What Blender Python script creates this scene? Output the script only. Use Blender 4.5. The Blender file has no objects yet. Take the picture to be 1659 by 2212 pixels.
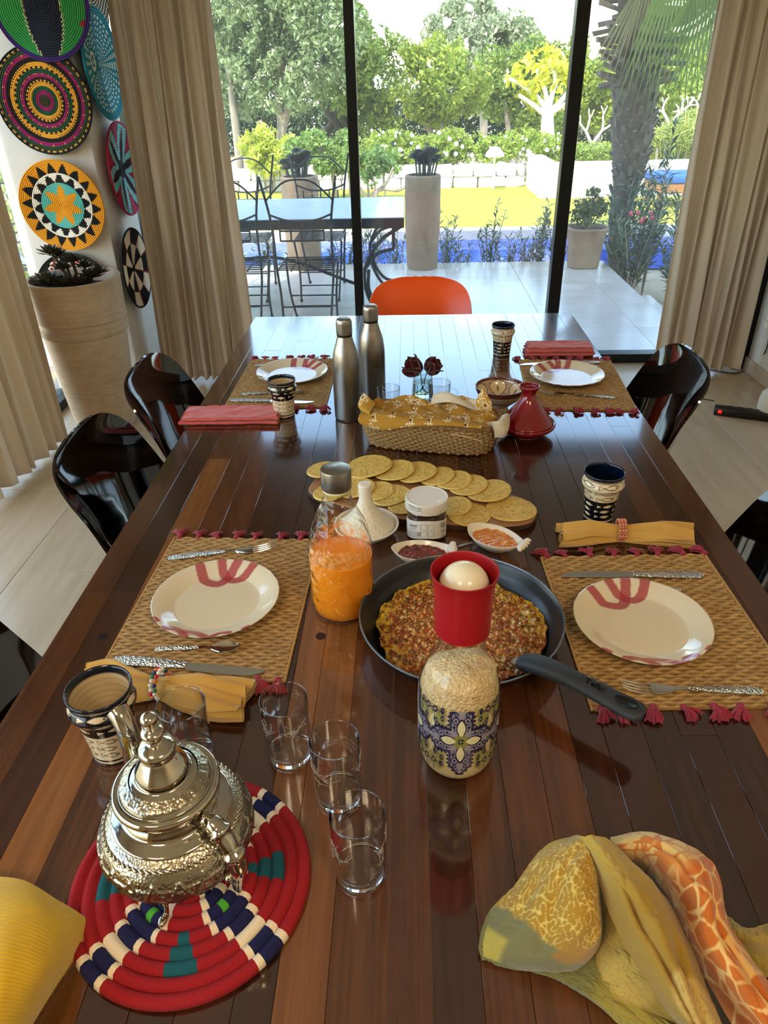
import bpy, bmesh, math, random
import numpy as np
from mathutils import Vector, Matrix

# ------------------------------------------------------------------ camera
W, H_IMG, FPX = 1659.0, 2212.0, 1543.0
HC = 0.77            # camera height above the table top
TT = 0.75            # table top height
CZ = TT + HC
def _n(a):
    a = np.array(a, float); return a / np.linalg.norm(a)
_dn = _n((61, 2539, FPX)); _dy = _n((47, -939, FPX)); _dy = _n(_dy - _dn*np.dot(_dy, _dn))
RM = np.array([np.cross(_dy, -_dn), _dy, -_dn])     # world = RM @ camera(x right, y down, z forward)
def ray(px, py): return RM @ _n((px - W/2, py - H_IMG/2, FPX))
def at(px, py, z=TT):
    r = ray(px, py); t = (z - CZ)/r[2]; return Vector((r[0]*t, r[1]*t, z))
def atY(px, py, Y):
    r = ray(px, py); t = Y/r[1]; return Vector((r[0]*t, Y, r[2]*t + CZ))
def atX(px, py, X):
    r = ray(px, py); t = X/r[0]; return Vector((X, r[1]*t, r[2]*t + CZ))
scn = bpy.context.scene
cam_d = bpy.data.cameras.new('camera'); cam = bpy.data.objects.new('camera', cam_d)
scn.collection.objects.link(cam)
cam_d.sensor_fit = 'VERTICAL'; cam_d.sensor_height = 36.0; cam_d.lens = FPX/H_IMG*36.0
cam_d.clip_start = 0.02; cam_d.clip_end = 300
_c = [RM[:, 0], -RM[:, 1], -RM[:, 2]]
cam.matrix_world = Matrix(((_c[0][0], _c[1][0], _c[2][0], 0), (_c[0][1], _c[1][1], _c[2][1], 0),
                           (_c[0][2], _c[1][2], _c[2][2], CZ), (0, 0, 0, 1)))
scn.camera = cam
# ------------------------------------------------------------------ sky, sun, lamps, exposure
SUN = Vector((-0.25, -0.625, 1.0)).normalized()
wd = bpy.data.worlds.new('world'); scn.world = wd; wd.use_nodes = True
nt = wd.node_tree; nt.nodes.clear()
sky = nt.nodes.new('ShaderNodeTexSky'); sky.sky_type = 'NISHITA'; sky.sun_disc = False
sky.sun_elevation = math.asin(SUN.z); sky.sun_rotation = math.atan2(SUN.x, SUN.y)
sky.air_density = 1.3; sky.dust_density = 1.0; sky.altitude = 20
bg = nt.nodes.new('ShaderNodeBackground'); bg.inputs[1].default_value = 2.0
wo = nt.nodes.new('ShaderNodeOutputWorld')
nt.links.new(sky.outputs[0], bg.inputs[0]); nt.links.new(bg.outputs[0], wo.inputs[0])
sd = bpy.data.lights.new('sun', 'SUN'); sd.energy = 10.5; sd.angle = 0.009; sd.color = (1.0, .93, .82)
so = bpy.data.objects.new('sun', sd); scn.collection.objects.link(so)
so.rotation_euler = SUN.to_track_quat('Z', 'Y').to_euler(); so.location = (-8, -20, 30)
scn.view_settings.view_transform = 'Standard'; scn.view_settings.look = 'None'
scn.view_settings.gamma = 1; scn.view_settings.use_curve_mapping = False
scn.view_settings.exposure = -0.92
LAMP_W = 48.0        # each ceiling panel

# ------------------------------------------------------------------ helpers
COL = scn.collection
rnd = random.Random(7); rng = np.random.default_rng(5)
PI = math.pi
def lin(c):
    return tuple((x/12.92 if x <= .04045 else ((x + .055)/1.055)**2.4) for x in c)
def hx(s):
    return lin(tuple(int(s[i:i+2], 16)/255 for i in (0, 2, 4)))
def meta(o, label=None, cat=None, group=None, kind=None):
    if label: o['label'] = label
    if cat: o['category'] = cat
    if group: o['group'] = group
    if kind: o['kind'] = kind
    return o
def thing(name, label=None, cat=None, loc=(0, 0, 0), rz=0, group=None, kind=None, par=None):
    o = bpy.data.objects.new(name, None); COL.objects.link(o); o.empty_display_size = .05
    o.location = loc; o.rotation_euler = (0, 0, rz)
    if par: o.parent = par
    return meta(o, label, cat, group, kind)
def link(name, me, par=None, loc=None, rot=None, scale=None):
    o = bpy.data.objects.new(name, me); COL.objects.link(o)
    if par: o.parent = par
    if loc is not None: o.location = loc
    if rot is not None: o.rotation_euler = rot
    if scale is not None: o.scale = scale
    return o
def mkmesh(name, V, F, mat=None, sm=True, col=None, ang=35, fcol=None):
    me = bpy.data.meshes.new(name)
    V = np.asarray(V, np.float32)
    if isinstance(F, np.ndarray):
        m, k = F.shape
        me.vertices.add(len(V)); me.vertices.foreach_set('co', V.ravel())
        me.loops.add(m*k); me.loops.foreach_set('vertex_index', F.astype(np.int32).ravel())
        me.polygons.add(m); me.polygons.foreach_set('loop_start', np.arange(0, m*k, k, dtype=np.int32))
        me.update(calc_edges=True); me.validate()
    else:
        me.from_pydata(V.tolist(), [], F); me.update()
    if col is not None:
        a = me.color_attributes.new('Col', 'FLOAT_COLOR', 'POINT')
        c = np.ones((len(V), 4), np.float32); cc = np.asarray(col, np.float32); c[:, :cc.shape[1]] = cc
        a.data.foreach_set('color', c.ravel())
    if fcol is not None:
        a = me.color_attributes.new('Col', 'FLOAT_COLOR', 'CORNER')
        fc = np.asarray(fcol, np.float32); k = F.shape[1]
        c = np.ones((len(fc), k, 4), np.float32); c[:, :, :3] = fc[:, None, :]
        a.data.foreach_set('color', c.ravel())
    me.polygons.foreach_set('use_smooth', [sm]*len(me.polygons))
    if sm and ang: me.set_sharp_from_angle(angle=math.radians(ang))
    if mat: me.materials.append(mat)
    return me
def obj(name, vf, mat, par=None, sm=True, col=None, loc=None, rot=None, ang=35, fcol=None, scale=None):
    return link(name, mkmesh(name, vf[0], vf[1], mat, sm, col, ang, fcol), par, loc, rot, scale)
def join(*vfs):
    V = []; F = []; n = 0; ks = set()
    for v, f in vfs:
        v = np.asarray(v, np.float32); V.append(v)
        if isinstance(f, np.ndarray): F.append(f + n); ks.add(f.shape[1])
        else: F.append([[i + n for i in q] for q in f]); ks.add(0)
        n += len(v)
    if len(ks) == 1 and 0 not in ks: return np.concatenate(V), np.concatenate(F)
    out = []
    for f in F: out += f.tolist() if isinstance(f, np.ndarray) else f
    return np.concatenate(V), out
def xf(vf, loc=(0, 0, 0), rz=0, rx=0, ry=0, s=1.0):
    M = (Matrix.Rotation(rz, 3, 'Z') @ Matrix.Rotation(ry, 3, 'Y') @ Matrix.Rotation(rx, 3, 'X'))
    A = np.array(M); v = np.asarray(vf[0], float)*np.asarray(s)
    return (v @ A.T + np.array(loc, float)), vf[1]
def gridf(nu, nv, cu=False, cv=False, flip=False, off=0):
    iu = np.arange(nu if cu else nu-1); jv = np.arange(nv if cv else nv-1)
    I, J = np.meshgrid(iu, jv, indexing='ij'); I2 = (I+1) % nu; J2 = (J+1) % nv
    q = np.stack([I*nv+J, I2*nv+J, I2*nv+J2, I*nv+J2], -1).reshape(-1, 4) + off
    return q[:, ::-1].copy() if flip else q
def G(P, cu=False, cv=False, flip=False):
    P = np.asarray(P, float); nu, nv = P.shape[:2]
    return P.reshape(-1, 3), gridf(nu, nv, cu, cv, flip)
def shell(P, t, cu=False, cv=False):
    """closed shell of thickness t round the grid P"""
    P = np.asarray(P, float)
    du = np.gradient(P, axis=0); dv = np.gradient(P, axis=1)
    N = np.cross(du, dv); N /= (np.linalg.norm(N, axis=2, keepdims=True) + 1e-12)
    A = P + N*t/2; B = P - N*t/2; nu, nv = P.shape[:2]; n = nu*nv
    fs = [gridf(nu, nv, cu, cv), gridf(nu, nv, cu, cv, True, n)]
    def strip(ix):
        ix = np.array(ix); return np.stack([ix[1:], ix[:-1], ix[:-1]+n, ix[1:]+n], -1)
    if not cv: fs.append(strip([i*nv for i in range(nu)])[:, ::-1]); fs.append(strip([i*nv+nv-1 for i in range(nu)]))
    if not cu: fs.append(strip(list(range(nv)))); fs.append(strip([(nu-1)*nv+j for j in range(nv)])[:, ::-1])
    return np.concatenate([A.reshape(-1, 3), B.reshape(-1, 3)]), np.concatenate(fs)
def lathe(prof, n=48, a0=0.0):
    prof = np.asarray(prof, float); t = np.linspace(0, 2*PI, n, endpoint=False) + a0
    P = np.zeros((len(prof), n, 3)); P[..., 0] = prof[:, 0:1]*np.cos(t); P[..., 1] = prof[:, 0:1]*np.sin(t); P[..., 2] = prof[:, 1:2]
    return P.reshape(-1, 3), gridf(len(prof), n, False, True, True)
def spl(pts, n):
    """Catmull-Rom through pts, n samples"""
    p = np.asarray(pts, float); m = len(p)
    q = np.vstack([2*p[0]-p[1], p, 2*p[-1]-p[-2]])
    s = np.linspace(0, m-1, n); i = np.minimum(s.astype(int), m-2); t = (s-i)[:, None]
    a, b, c, d = q[i], q[i+1], q[i+2], q[i+3]
    return .5*((2*b)+(-a+c)*t+(2*a-5*b+4*c-d)*t*t+(-a+3*b-3*c+d)*t**3)
def patch(ctrl, nu, nv):
    """bicubic-ish surface through control rows of points"""
    A = np.array([spl(r, nv) for r in ctrl])                       # rows
    return np.stack([spl(A[:, j], nu) for j in range(nv)], 1)
def tube(pts, r, n=8, cap=True, closed=False, flat=1.0, up=None):
    p = np.asarray(pts, float); m = len(p)
    r = np.full(m, r, float) if np.isscalar(r) else np.asarray(r, float)
    if closed: T = np.roll(p, -1, 0) - np.roll(p, 1, 0)
    else: T = np.gradient(p, axis=0)
    T /= np.linalg.norm(T, axis=1, keepdims=True) + 1e-12
    u = np.array(up if up is not None else (0, 0, 1.0)); 
    if abs(np.dot(u, T[0])) > .95: u = np.array((1.0, 0, 0))
    N = np.zeros_like(p); 
    for i in range(m):
        if up is not None: u = np.array(up, float)
        u = u - T[i]*np.dot(u, T[i]); u /= np.linalg.norm(u) + 1e-12; N[i] = u
    B = np.cross(T, N); a = np.linspace(0, 2*PI, n, endpoint=False)
    P = p[:, None] + r[:, None, None]*(np.cos(a)[None, :, None]*B[:, None] + flat*np.sin(a)[None, :, None]*N[:, None])
    V = P.reshape(-1, 3); F = gridf(m, n, closed, True)
    if cap and not closed:
        V = np.vstack([V, p[0], p[-1]]); k = m*n; j = np.arange(n); j2 = (j+1) % n
        F = np.vstack([F, np.stack([np.full(n, k), j, j2, j2], -1)[:, [0, 1, 2, 3]], np.stack([np.full(n, k+1), (m-1)*n+j2, (m-1)*n+j, (m-1)*n+j], -1)])
        return V, [([*dict.fromkeys(q)]) for q in F.tolist()]
    return V, F
def box(x0, x1, y0, y1, z0, z1, bev=0.0, seg=1):
    bm = bmesh.new(); bmesh.ops.create_cube(bm, size=1.0)
    for v in bm.verts:
        v.co = Vector(((x0+x1)/2 + v.co.x*(x1-x0), (y0+y1)/2 + v.co.y*(y1-y0), (z0+z1)/2 + v.co.z*(z1-z0)))
    if bev: bmesh.ops.bevel(bm, geom=bm.edges[:], offset=bev, segments=seg, affect='EDGES', profile=.5)
    bm.verts.ensure_lookup_table()
    V = [tuple(v.co) for v in bm.verts]; F = [[v.index for v in f.verts] for f in bm.faces]; bm.free()
    return np.array(V), F
def sphere(c, r, nu=12, nv=20, s=(1, 1, 1)):
    a = np.linspace(-PI/2, PI/2, nu); pr = np.stack([np.cos(a)*r, np.sin(a)*r], 1); pr[0, 0] = pr[-1, 0] = 1e-5
    v, f = lathe(pr, nv); return v*np.array(s)+np.array(c), f
def vnoise(x, y, seed=0):
    """cheap smooth noise on arrays (sum of sines)"""
    r = np.random.default_rng(seed); o = np.zeros_like(np.asarray(x, float))
    for _ in range(9):
        a = r.uniform(0, 2*PI); f = r.uniform(.4, 1.6); p = r.uniform(0, 2*PI)
        o += np.sin((x*np.cos(a)+y*np.sin(a))*f*2*PI + p)
    return o/9*1.8
# ------------------------------------------------------------------ materials
def M(name, col='808080', rough=.5, metal=0., coat=0., sss=0., noise=None, bump=None, attr=False, spec=.5,
      trans=0., ior=1.45, emis=None, tl=0., rand=None, sheen=0., aniso=0., noise2=None):
    m = bpy.data.materials.new(name); m.use_nodes = True; N = m.node_tree.nodes; L = m.node_tree.links
    b = N['Principled BSDF']; out = N['Material Output']
    c = hx(col) if isinstance(col, str) else col
    b.inputs['Base Color'].default_value = (*c, 1); b.inputs['Roughness'].default_value = rough
    b.inputs['Metallic'].default_value = metal; b.inputs['Coat Weight'].default_value = coat
    b.inputs['Coat Roughness'].default_value = .05; b.inputs['Specular IOR Level'].default_value = spec
    b.inputs['IOR'].default_value = ior; b.inputs['Transmission Weight'].default_value = trans
    b.inputs['Sheen Weight'].default_value = sheen; b.inputs['Anisotropic'].default_value = aniso
    if sss:
        b.inputs['Subsurface Weight'].default_value = sss; b.inputs['Subsurface Radius'].default_value = (.01, .006, .003)
        b.inputs['Subsurface Scale'].default_value = 1.0
    tc = N.new('ShaderNodeTexCoord')
    cur = None
    if attr:
        a = N.new('ShaderNodeVertexColor'); a.layer_name = 'Col'; cur = a.outputs['Color']
    if rand:                                                      # colour ramp per object
        oi = N.new('ShaderNodeObjectInfo'); r = N.new('ShaderNodeValToRGB'); L.new(oi.outputs['Random'], r.inputs[0])
        e = r.color_ramp.elements
        for i, h in enumerate(rand):
            x = e[i] if i < 2 else e.new(.5)
        for i, h in enumerate(rand):
            e[i].position = i/(len(rand)-1); e[i].color = (*hx(h), 1)
        cur = r.outputs[0]
    for k, nz in enumerate((noise, noise2)):
        if not nz: continue
        sc, c2, amt, st = nz[0], nz[1], nz[2], (nz[3] if len(nz) > 3 else (1, 1, 1))
        mp = N.new('ShaderNodeMapping'); mp.inputs['Scale'].default_value = st; L.new(tc.outputs['Object'], mp.inputs[0])
        if rand:
            oi = N.new('ShaderNodeObjectInfo'); vm = N.new('ShaderNodeVectorMath'); vm.operation = 'SCALE'
            vm.inputs[0].default_value = (3.1, 7.7, 5.3); L.new(oi.outputs['Random'], vm.inputs['Scale']); L.new(vm.outputs[0], mp.inputs['Location'])
        t = N.new('ShaderNodeTexNoise'); t.inputs['Scale'].default_value = sc; t.inputs['Detail'].default_value = 5
        t.inputs['Roughness'].default_value = .6; L.new(mp.outputs[0], t.inputs['Vector'])
        rp = N.new('ShaderNodeMapRange'); rp.inputs[1].default_value = .35; rp.inputs[2].default_value = .68; rp.inputs[4].default_value = amt
        L.new(t.outputs[0], rp.inputs[0])
        mx = N.new('ShaderNodeMix'); mx.data_type = 'RGBA'; L.new(rp.outputs[0], mx.inputs[0])
        if cur: L.new(cur, mx.inputs[6])
        else: mx.inputs[6].default_value = (*c, 1)
        mx.inputs[7].default_value = (*hx(c2), 1); cur = mx.outputs[2]
    if cur: L.new(cur, b.inputs['Base Color'])
    if bump:
        kind, sc, stg, dist = bump[:4]; st = bump[4] if len(bump) > 4 else (1, 1, 1)
        mp = N.new('ShaderNodeMapping'); mp.inputs['Scale'].default_value = st; L.new(tc.outputs['Object'], mp.inputs[0])
        if kind == 'noise':
            t = N.new('ShaderNodeTexNoise'); t.inputs['Scale'].default_value = sc; t.inputs['Detail'].default_value = 4; h = t.outputs[0]
        elif kind == 'vor':
            t = N.new('ShaderNodeTexVoronoi'); t.inputs['Scale'].default_value = sc; h = t.outputs['Distance']
        elif kind == 'edge':
            t = N.new('ShaderNodeTexVoronoi'); t.feature = 'DISTANCE_TO_EDGE'; t.inputs['Scale'].default_value = sc
            cr = N.new('ShaderNodeMath'); cr.operation = 'MINIMUM'; cr.inputs[1].default_value = .12; L.new(t.outputs['Distance'], cr.inputs[0]); h = cr.outputs[0]
        else:
            t = N.new('ShaderNodeTexWave'); t.inputs['Scale'].default_value = sc; t.inputs['Distortion'].default_value = 2; h = t.outputs['Fac']
        L.new(mp.outputs[0], t.inputs['Vector'])
        bp = N.new('ShaderNodeBump'); bp.inputs['Strength'].default_value = stg; bp.inputs['Distance'].default_value = dist
        L.new(h, bp.inputs['Height']); L.new(bp.outputs[0], b.inputs['Normal'])
    if emis:
        b.inputs['Emission Color'].default_value = (*hx(emis[0]), 1); b.inputs['Emission Strength'].default_value = emis[1]
    if tl:                                                        # translucent cloth / leaves
        tr = N.new('ShaderNodeBsdfTranslucent'); ms = N.new('ShaderNodeMixShader'); ms.inputs[0].default_value = tl
        if cur: L.new(cur, tr.inputs[0])
        else: tr.inputs[0].default_value = (*c, 1)
        L.new(b.outputs[0], ms.inputs[1]); L.new(tr.outputs[0], ms.inputs[2]); L.new(ms.outputs[0], out.inputs[0])
    return m
def thin_glass(name, tint=(1, 1, 1), refl=1.0, bump=None, rough=.0, ior=1.45, dust_haze=0.):
    m = bpy.data.materials.new(name); m.use_nodes = True; N = m.node_tree.nodes; L = m.node_tree.links
    N.remove(N['Principled BSDF']); out = N['Material Output']
    fr = N.new('ShaderNodeFresnel'); ge = N.new('ShaderNodeNewGeometry'); mr = N.new('ShaderNodeMapRange')
    mr.inputs[3].default_value = ior; mr.inputs[4].default_value = 1/ior; L.new(ge.outputs['Backfacing'], mr.inputs[0]); L.new(mr.outputs[0], fr.inputs[0])
    mu = N.new('ShaderNodeMath'); mu.operation = 'MULTIPLY'; mu.inputs[1].default_value = refl; L.new(fr.outputs[0], mu.inputs[0])
    t = N.new('ShaderNodeBsdfTransparent'); t.inputs[0].default_value = (*tint, 1)
    g = N.new('ShaderNodeBsdfGlossy'); g.inputs['Roughness'].default_value = rough
    ms = N.new('ShaderNodeMixShader'); L.new(mu.outputs[0], ms.inputs[0]); L.new(t.outputs[0], ms.inputs[1]); L.new(g.outputs[0], ms.inputs[2])
    if dust_haze:                                                      # thin dusty film, added as the pale haze over the garden view
        df = N.new('ShaderNodeBsdfTranslucent'); df.inputs[0].default_value = (.9, .88, .82, 1); m2 = N.new('ShaderNodeMixShader'); m2.inputs[0].default_value = dust_haze
        L.new(ms.outputs[0], m2.inputs[1]); L.new(df.outputs[0], m2.inputs[2]); L.new(m2.outputs[0], out.inputs[0])
    else: L.new(ms.outputs[0], out.inputs[0])
    if bump:
        tc = N.new('ShaderNodeTexCoord'); n = N.new('ShaderNodeTexVoronoi'); n.feature = 'SMOOTH_F1'; n.inputs['Scale'].default_value = bump[0]; L.new(tc.outputs['Object'], n.inputs['Vector'])
        bp = N.new('ShaderNodeBump'); bp.inputs['Strength'].default_value = bump[1]; bp.inputs['Distance'].default_value = bump[2]
        L.new(n.outputs['Distance'], bp.inputs['Height']); L.new(bp.outputs[0], g.inputs['Normal']); L.new(bp.outputs[0], fr.inputs['Normal'])
    return m
def print_mat(name, rough=.35):
    """print on a surface: colour attribute, its alpha is where the ink is"""
    m = M(name, attr=True, rough=rough); N = m.node_tree.nodes; L = m.node_tree.links
    a = [n for n in N if n.bl_idname == 'ShaderNodeVertexColor'][0]
    L.new(a.outputs['Alpha'], N['Principled BSDF'].inputs['Alpha']); return m
def text_mesh(s, size, depth=0.0, align='CENTER'):
    cu = bpy.data.curves.new('t', 'FONT'); cu.body = s; cu.size = size; cu.extrude = depth; cu.align_x = align; cu.resolution_u = 3
    o = bpy.data.objects.new('t', cu); COL.objects.link(o)
    dg = bpy.context.evaluated_depsgraph_get(); me = bpy.data.meshes.new_from_object(o.evaluated_get(dg))
    V = np.array([tuple(v.co) for v in me.vertices]); F = [list(p.vertices) for p in me.polygons]
    bpy.data.objects.remove(o); bpy.data.curves.remove(cu); bpy.data.meshes.remove(me)
    return V, F
# ================================================================== the room
XL, XR, YW, ZC = -1.93, 2.01, 4.28, 2.75
m_plaster = M('white_plaster', 'd3cdc2', .85, noise=(3, 'c8c1b4', .5), bump=('noise', 60, .08, .002))
m_ceil = M('ceiling_paint', 'e8e2d8', .9)
m_trav = M('travertine', rand=['b9a383', 'b09a78', 'bea98a'], rough=.25, spec=.5, noise=(1.3, '9f8664', .5, (6, .5, 1)), noise2=(3, 'cdbb9c', .4, (6, .5, 1)))
m_terr = M('terrace_stone', rand=['b5ada1', 'aca295', 'bab3a9'], rough=.22, spec=.6, noise=(2.2, '9a8f80', .6, (1, 3, 1)), noise2=(1.2, 'c8c3bb', .6))
m_alu = M('dark_aluminium', '17191a', .35, .5)
m_pane = thin_glass('window_glass', (.95, .97, .96), 1.5, dust_haze=.016)
fl = thing('floor', loc=(0, 0, 0), kind='structure')
obj('screed', box(XL-.2, XR+.2, -3.6, YW+.05, -.15, -.022), M('screed', '8d8478', .9), fl, sm=False)
tw, tl_ = .60, 1.22
ix = 0; x = XL - .1
while x < XR + .1:
    y = -3.4 + (.61 if ix % 2 else 0)
    while y < YW:
        y1 = min(y+tl_, YW); x1 = min(x+tw, XR+.12)
        obj('tile', box(x+.0009, x1-.0009, y+.0009, y1-.0009, -.02, 0, .0008), m_trav, fl, sm=False); y += tl_
    x += tw; ix += 1
# walls: right, the one behind the camera, left wall beyond the glazing
def struct(name, vf, mat, sm=False): return meta(obj(name, vf, mat, None, sm), kind='structure')
struct('wall_right', box(XR, XR+.2, -3.6, YW, 0, ZC), m_plaster)
struct('wall_left', box(XL-.2, XL, -3.6, -1.9, 0, ZC), m_plaster)
struct('wall_near', box(XL-.2, XR+.2, -3.8, -3.6, 0, ZC), m_plaster)
struct('ceiling', box(XL-.2, XR+.2, -3.8, YW+.1, ZC, ZC+.1), m_ceil)
struct('shading_roof', join(box(-1.85, 4.5, -5.2, YW+.3, ZC+.12, 7.0), box(-2.95, -1.85, -5.2, 3.45, ZC+.12, ZC+.34)), m_plaster)  # unseen house mass and left slab, shaped to shade the terrace and left glazing
struct('baseboard_right', box(XR-.018, XR, -3.6, YW-.1, 0, .075, .003), M('stone_skirting', 'b8a78f', .5, noise=(3, '9f8c73', .5, (1, 8, 1))))
# corner pillar
PX0, PX1, PY0 = XL-.05, -1.50, 3.79
struct('trim_1', box(PX0, PX1, PY0, YW-.03, 0, ZC, .012, 2), m_plaster, True)
ZW = 2.14           # window head
struct('wall_far', box(XL-.2, XR+.2, YW-.04, YW+.25, ZW, ZC), m_plaster)
struct('wall_left', box(XL-.2, XL+.02, -1.9, YW-.04, ZW, ZC), m_plaster)
# window_1: the wide glazing towards the terrace
w1 = thing('window_1', kind='structure')
def fr(name, a): obj(name, box(*a, .004), m_alu, w1, sm=False)
fr('frame', (PX1-.3, XR, YW-.04, YW+.05, 0, .055)); fr('frame', (PX1-.3, XR, YW-.04, YW+.05, ZW-.06, ZW))
fr('jamb', (XR-.085, XR, YW-.16, YW+.05, 0, ZW)); fr('jamb', (PX1-.06, PX1, YW-.04, YW+.05, 0, ZW))
xm1, xm2 = -.28, .85
for xa, xb in ((xm1-.026, xm1+.026), (xm2-.018, xm2+.05)): fr('mullion', (xa, xb, YW-.03, YW+.05, .05, ZW-.05))
for xa, xb in ((PX1, xm1), (xm1, xm2), (xm2, XR-.085)): obj('pane', box(xa, xb, YW+.006, YW+.014, .05, ZW-.05), m_pane, w1, sm=False)
# window_2: glazing along the left side
w2 = thing('window_2', kind='structure')
def fr2(name, a, m=None): obj(name, box(*a, .004), m or m_alu, w2, sm=False)
fr2('frame', (XL-.06, XL+.05, -1.9, PY0, 0, .05)); fr2('track', (XL-.12, XL-.06, -1.9, PY0, 0, .03)); fr2('frame', (XL-.06, XL+.03, -1.9, PY0, ZW-.06, ZW))
for y in (-1.9, .95): fr2('mullion', (XL-.04, XL+.04, y, y+.06, .05, ZW-.05))
for ya, yb in ((-1.84, .95), (1.01, PY0-.01)): obj('pane', box(XL-.006, XL+.002, ya, yb, .05, ZW-.05), m_pane, w2, sm=False)
# ceiling lamps (behind and above the camera)
m_lamp = M('lamp_diffuser', 'fff1dc', .6, emis=('ffe0b0', 1.5)); m_rim = M('lamp_rim', 'f2efe9', .4)
for (lx, ly), lab in zip(((-.9, -.9), (.95, -.9)), ('square warm ceiling panel lamp behind the camera on the left', 'square warm ceiling panel lamp behind the camera on the right')):
    t = thing('ceiling_lamp', lab, 'lamp', (lx, ly, ZC))
    obj('rim', box(-.32, .32, -.32, .32, -.03, 0, .006), m_rim, t, sm=False); obj('diffuser', box(-.29, .29, -.29, .29, -.034, -.03), m_lamp, t, sm=False)
    ld = bpy.data.lights.new('lamp', 'AREA'); ld.energy = LAMP_W; ld.size = .56; ld.color = (1, .76, .48)
    lo = bpy.data.objects.new('lamp_light', ld); COL.objects.link(lo); lo.parent = t; lo.location = (0, 0, -.04)
# ------------------------------------------------------------------ curtains
m_curt = M('linen_curtain', 'dccbb4', .95, tl=.36, bump=('noise', 300, .12, .0004), noise=(3, 'cdb99a', .3, (1, 1, .3)))
def curtain(path_top, path_bot, nfold, amp, seed, label, hem=True):
    """path_*: polyline (x,y) of the curtain line near the ceiling and at the floor"""
    r = np.random.default_rng(seed); nu, nv = nfold*14, 22
    fw = r.uniform(.6, 1.5, nfold); ph = np.concatenate([[0], np.cumsum(fw)]); ph /= ph[-1]
    s = np.linspace(0, 1, nu); k = np.interp(s, ph, np.arange(nfold+1)); am = np.interp(s, ph, r.uniform(.55, 1.25, nfold+1))
    A = spl(path_top, nu); B = spl(path_bot, nu); P = np.zeros((nu, nv, 3))
    for j, v in enumerate(np.linspace(0, 1, nv)):
        c = A*(1-v) + B*v; d = np.gradient(c, axis=0); d /= np.linalg.norm(d, axis=1, keepdims=True) + 1e-9
        nrm = np.stack([-d[:, 1], d[:, 0]], 1)
        a = amp*am*(.75 + .35*v); w = np.sin(2*PI*k + .35*np.sin(2*v+k))
        off = a*w + .25*amp*np.sin(4.3*PI*k + 3*v)
        lat = .012*np.sin(2*PI*k*.5 + 5*v)
        P[:, j, :2] = c + nrm*off[:, None] + d*lat[:, None]; P[:, j, 2] = ZC - .03 - v*(ZC-.055)
    t = thing('curtain', label, 'curtain')
    obj('cloth', shell(P, .0035), m_curt, t, ang=0)
    ctr = (A[0]+A[-1])/2
    z = np.array([[p[0], p[1], ZC-.012] for p in A[::6]])
    obj('rail', tube(z, .012, 8), m_rim, t)
    return t
curtain([(-1.375, 4.06), (-1.15, 4.06), (-.90, 4.08)], [(-1.43, 4.0), (-1.2, 4.0), (-.90, 4.06)], 9, .036, 3, 'cream linen curtain left of the dark mullion, beside the pillar with woven discs')
curtain([(1.43, 4.10), (1.7, 4.1), (1.95, 4.08)], [(1.46, 4.06), (1.7, 4.05), (1.93, 4.08)], 9, .036, 11, 'cream linen curtain gathered in the right corner by the white wall')
curtain([(-1.80, 2.45), (-1.79, 2.9), (-1.80, 3.33)], [(-1.77, 2.5), (-1.73, 2.9), (-1.72, 3.22)], 8, .038, 23, 'cream linen curtain on the left edge, in front of the tall clay planter')
# ================================================================== terrace and garden
m_grass = M('lawn_grass', 'a8a236', .95, noise=(3, '94962e', .7), noise2=(40, 'bdb64c', .4), bump=('noise', 180, .5, .01))
m_soil = M('garden_soil', 'b8a684', .95, noise=(2, '94825f', .7), bump=('noise', 20, .3, .02))
m_white = M('whitewash', 'f3efe6', .85, noise=(4, 'ddd5c4', .5), bump=('noise', 12, .25, .01))
m_water = M('pool_water', '2f55c8', .06, spec=.5, noise=(1.5, '4a73e6', .6), bump=('noise', 5, .12, .02))
m_iron = M('wrought_iron', '1d2226', .45, .6)
m_tbl2 = M('sky_tinted_stone', 'b9c5cf', .32, noise=(6, 'cfd8de', .5), coat=.3, bump=('noise', 14, .2, .002))  # pale blue of the reflected sky put into the stone colour
m_clay = M('weathered_stone', '8c775f', .8, noise=(5, '5f4c39', .8, (1, 1, .5)), noise2=(2.2, 'a5927a', .5), bump=('noise', 30, .3, .006))
m_bark = M('pale_bark', 'a39682', .9, noise=(9, '6d6150', .7, (1, 1, .25)), bump=('noise', 30, .5, .01))
m_barkw = M('white_bark', 'efe6d4', .85, noise=(7, 'cdbfa6', .5))
m_barkp = M('palm_trunk', '5b5147', .95, noise=(12, '38312a', .8), bump=('noise', 25, .6, .02))
m_leaf = M('leaves', attr=True, rough=.5, spec=.4, tl=.38)
m_leafd = M('shrub_leaves', attr=True, rough=.45, spec=.4, tl=.25)
struct('ground', box(-40, 40, YW+.06, 60, -.6, -.36), m_soil)
struct('ground', box(-40, XL-.22, -20, YW+.06, -.6, -.06), m_soil)
struct('lawn', box(-14, 20, 9.02, 12.95, -.36, -.04), m_grass)
tr = thing('terrace', kind='structure')
obj('slab', box(-4.6, 1.86, YW+.06, 7.07, -.36, -.022), M('slab', '9b948a', .9), tr, sm=False)
ix = 0; x = -4.6
while x < 1.85:
    y = YW + .06
    while y < 7.06:
        x1 = min(x+.62, 1.86); y1 = min(y+.62, 7.07)
        obj('tile', box(x+.001, x1-.001, y+.001, y1-.001, -.02, 0, .0008), m_terr, tr, sm=False); y += .62
    x += .62
obj('step', box(1.87, 2.12, YW+.3, 6.35, -.36, -.14, .006), m_terr, tr, sm=False)
obj('step', box(2.13, 2.40, YW+.3, 6.1, -.36, -.26, .006), m_terr, tr, sm=False)
pl = thing('pool', 'blue swimming pool beyond the terrace, in front of the lawn', 'pool', (0, 0, 0))
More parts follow.
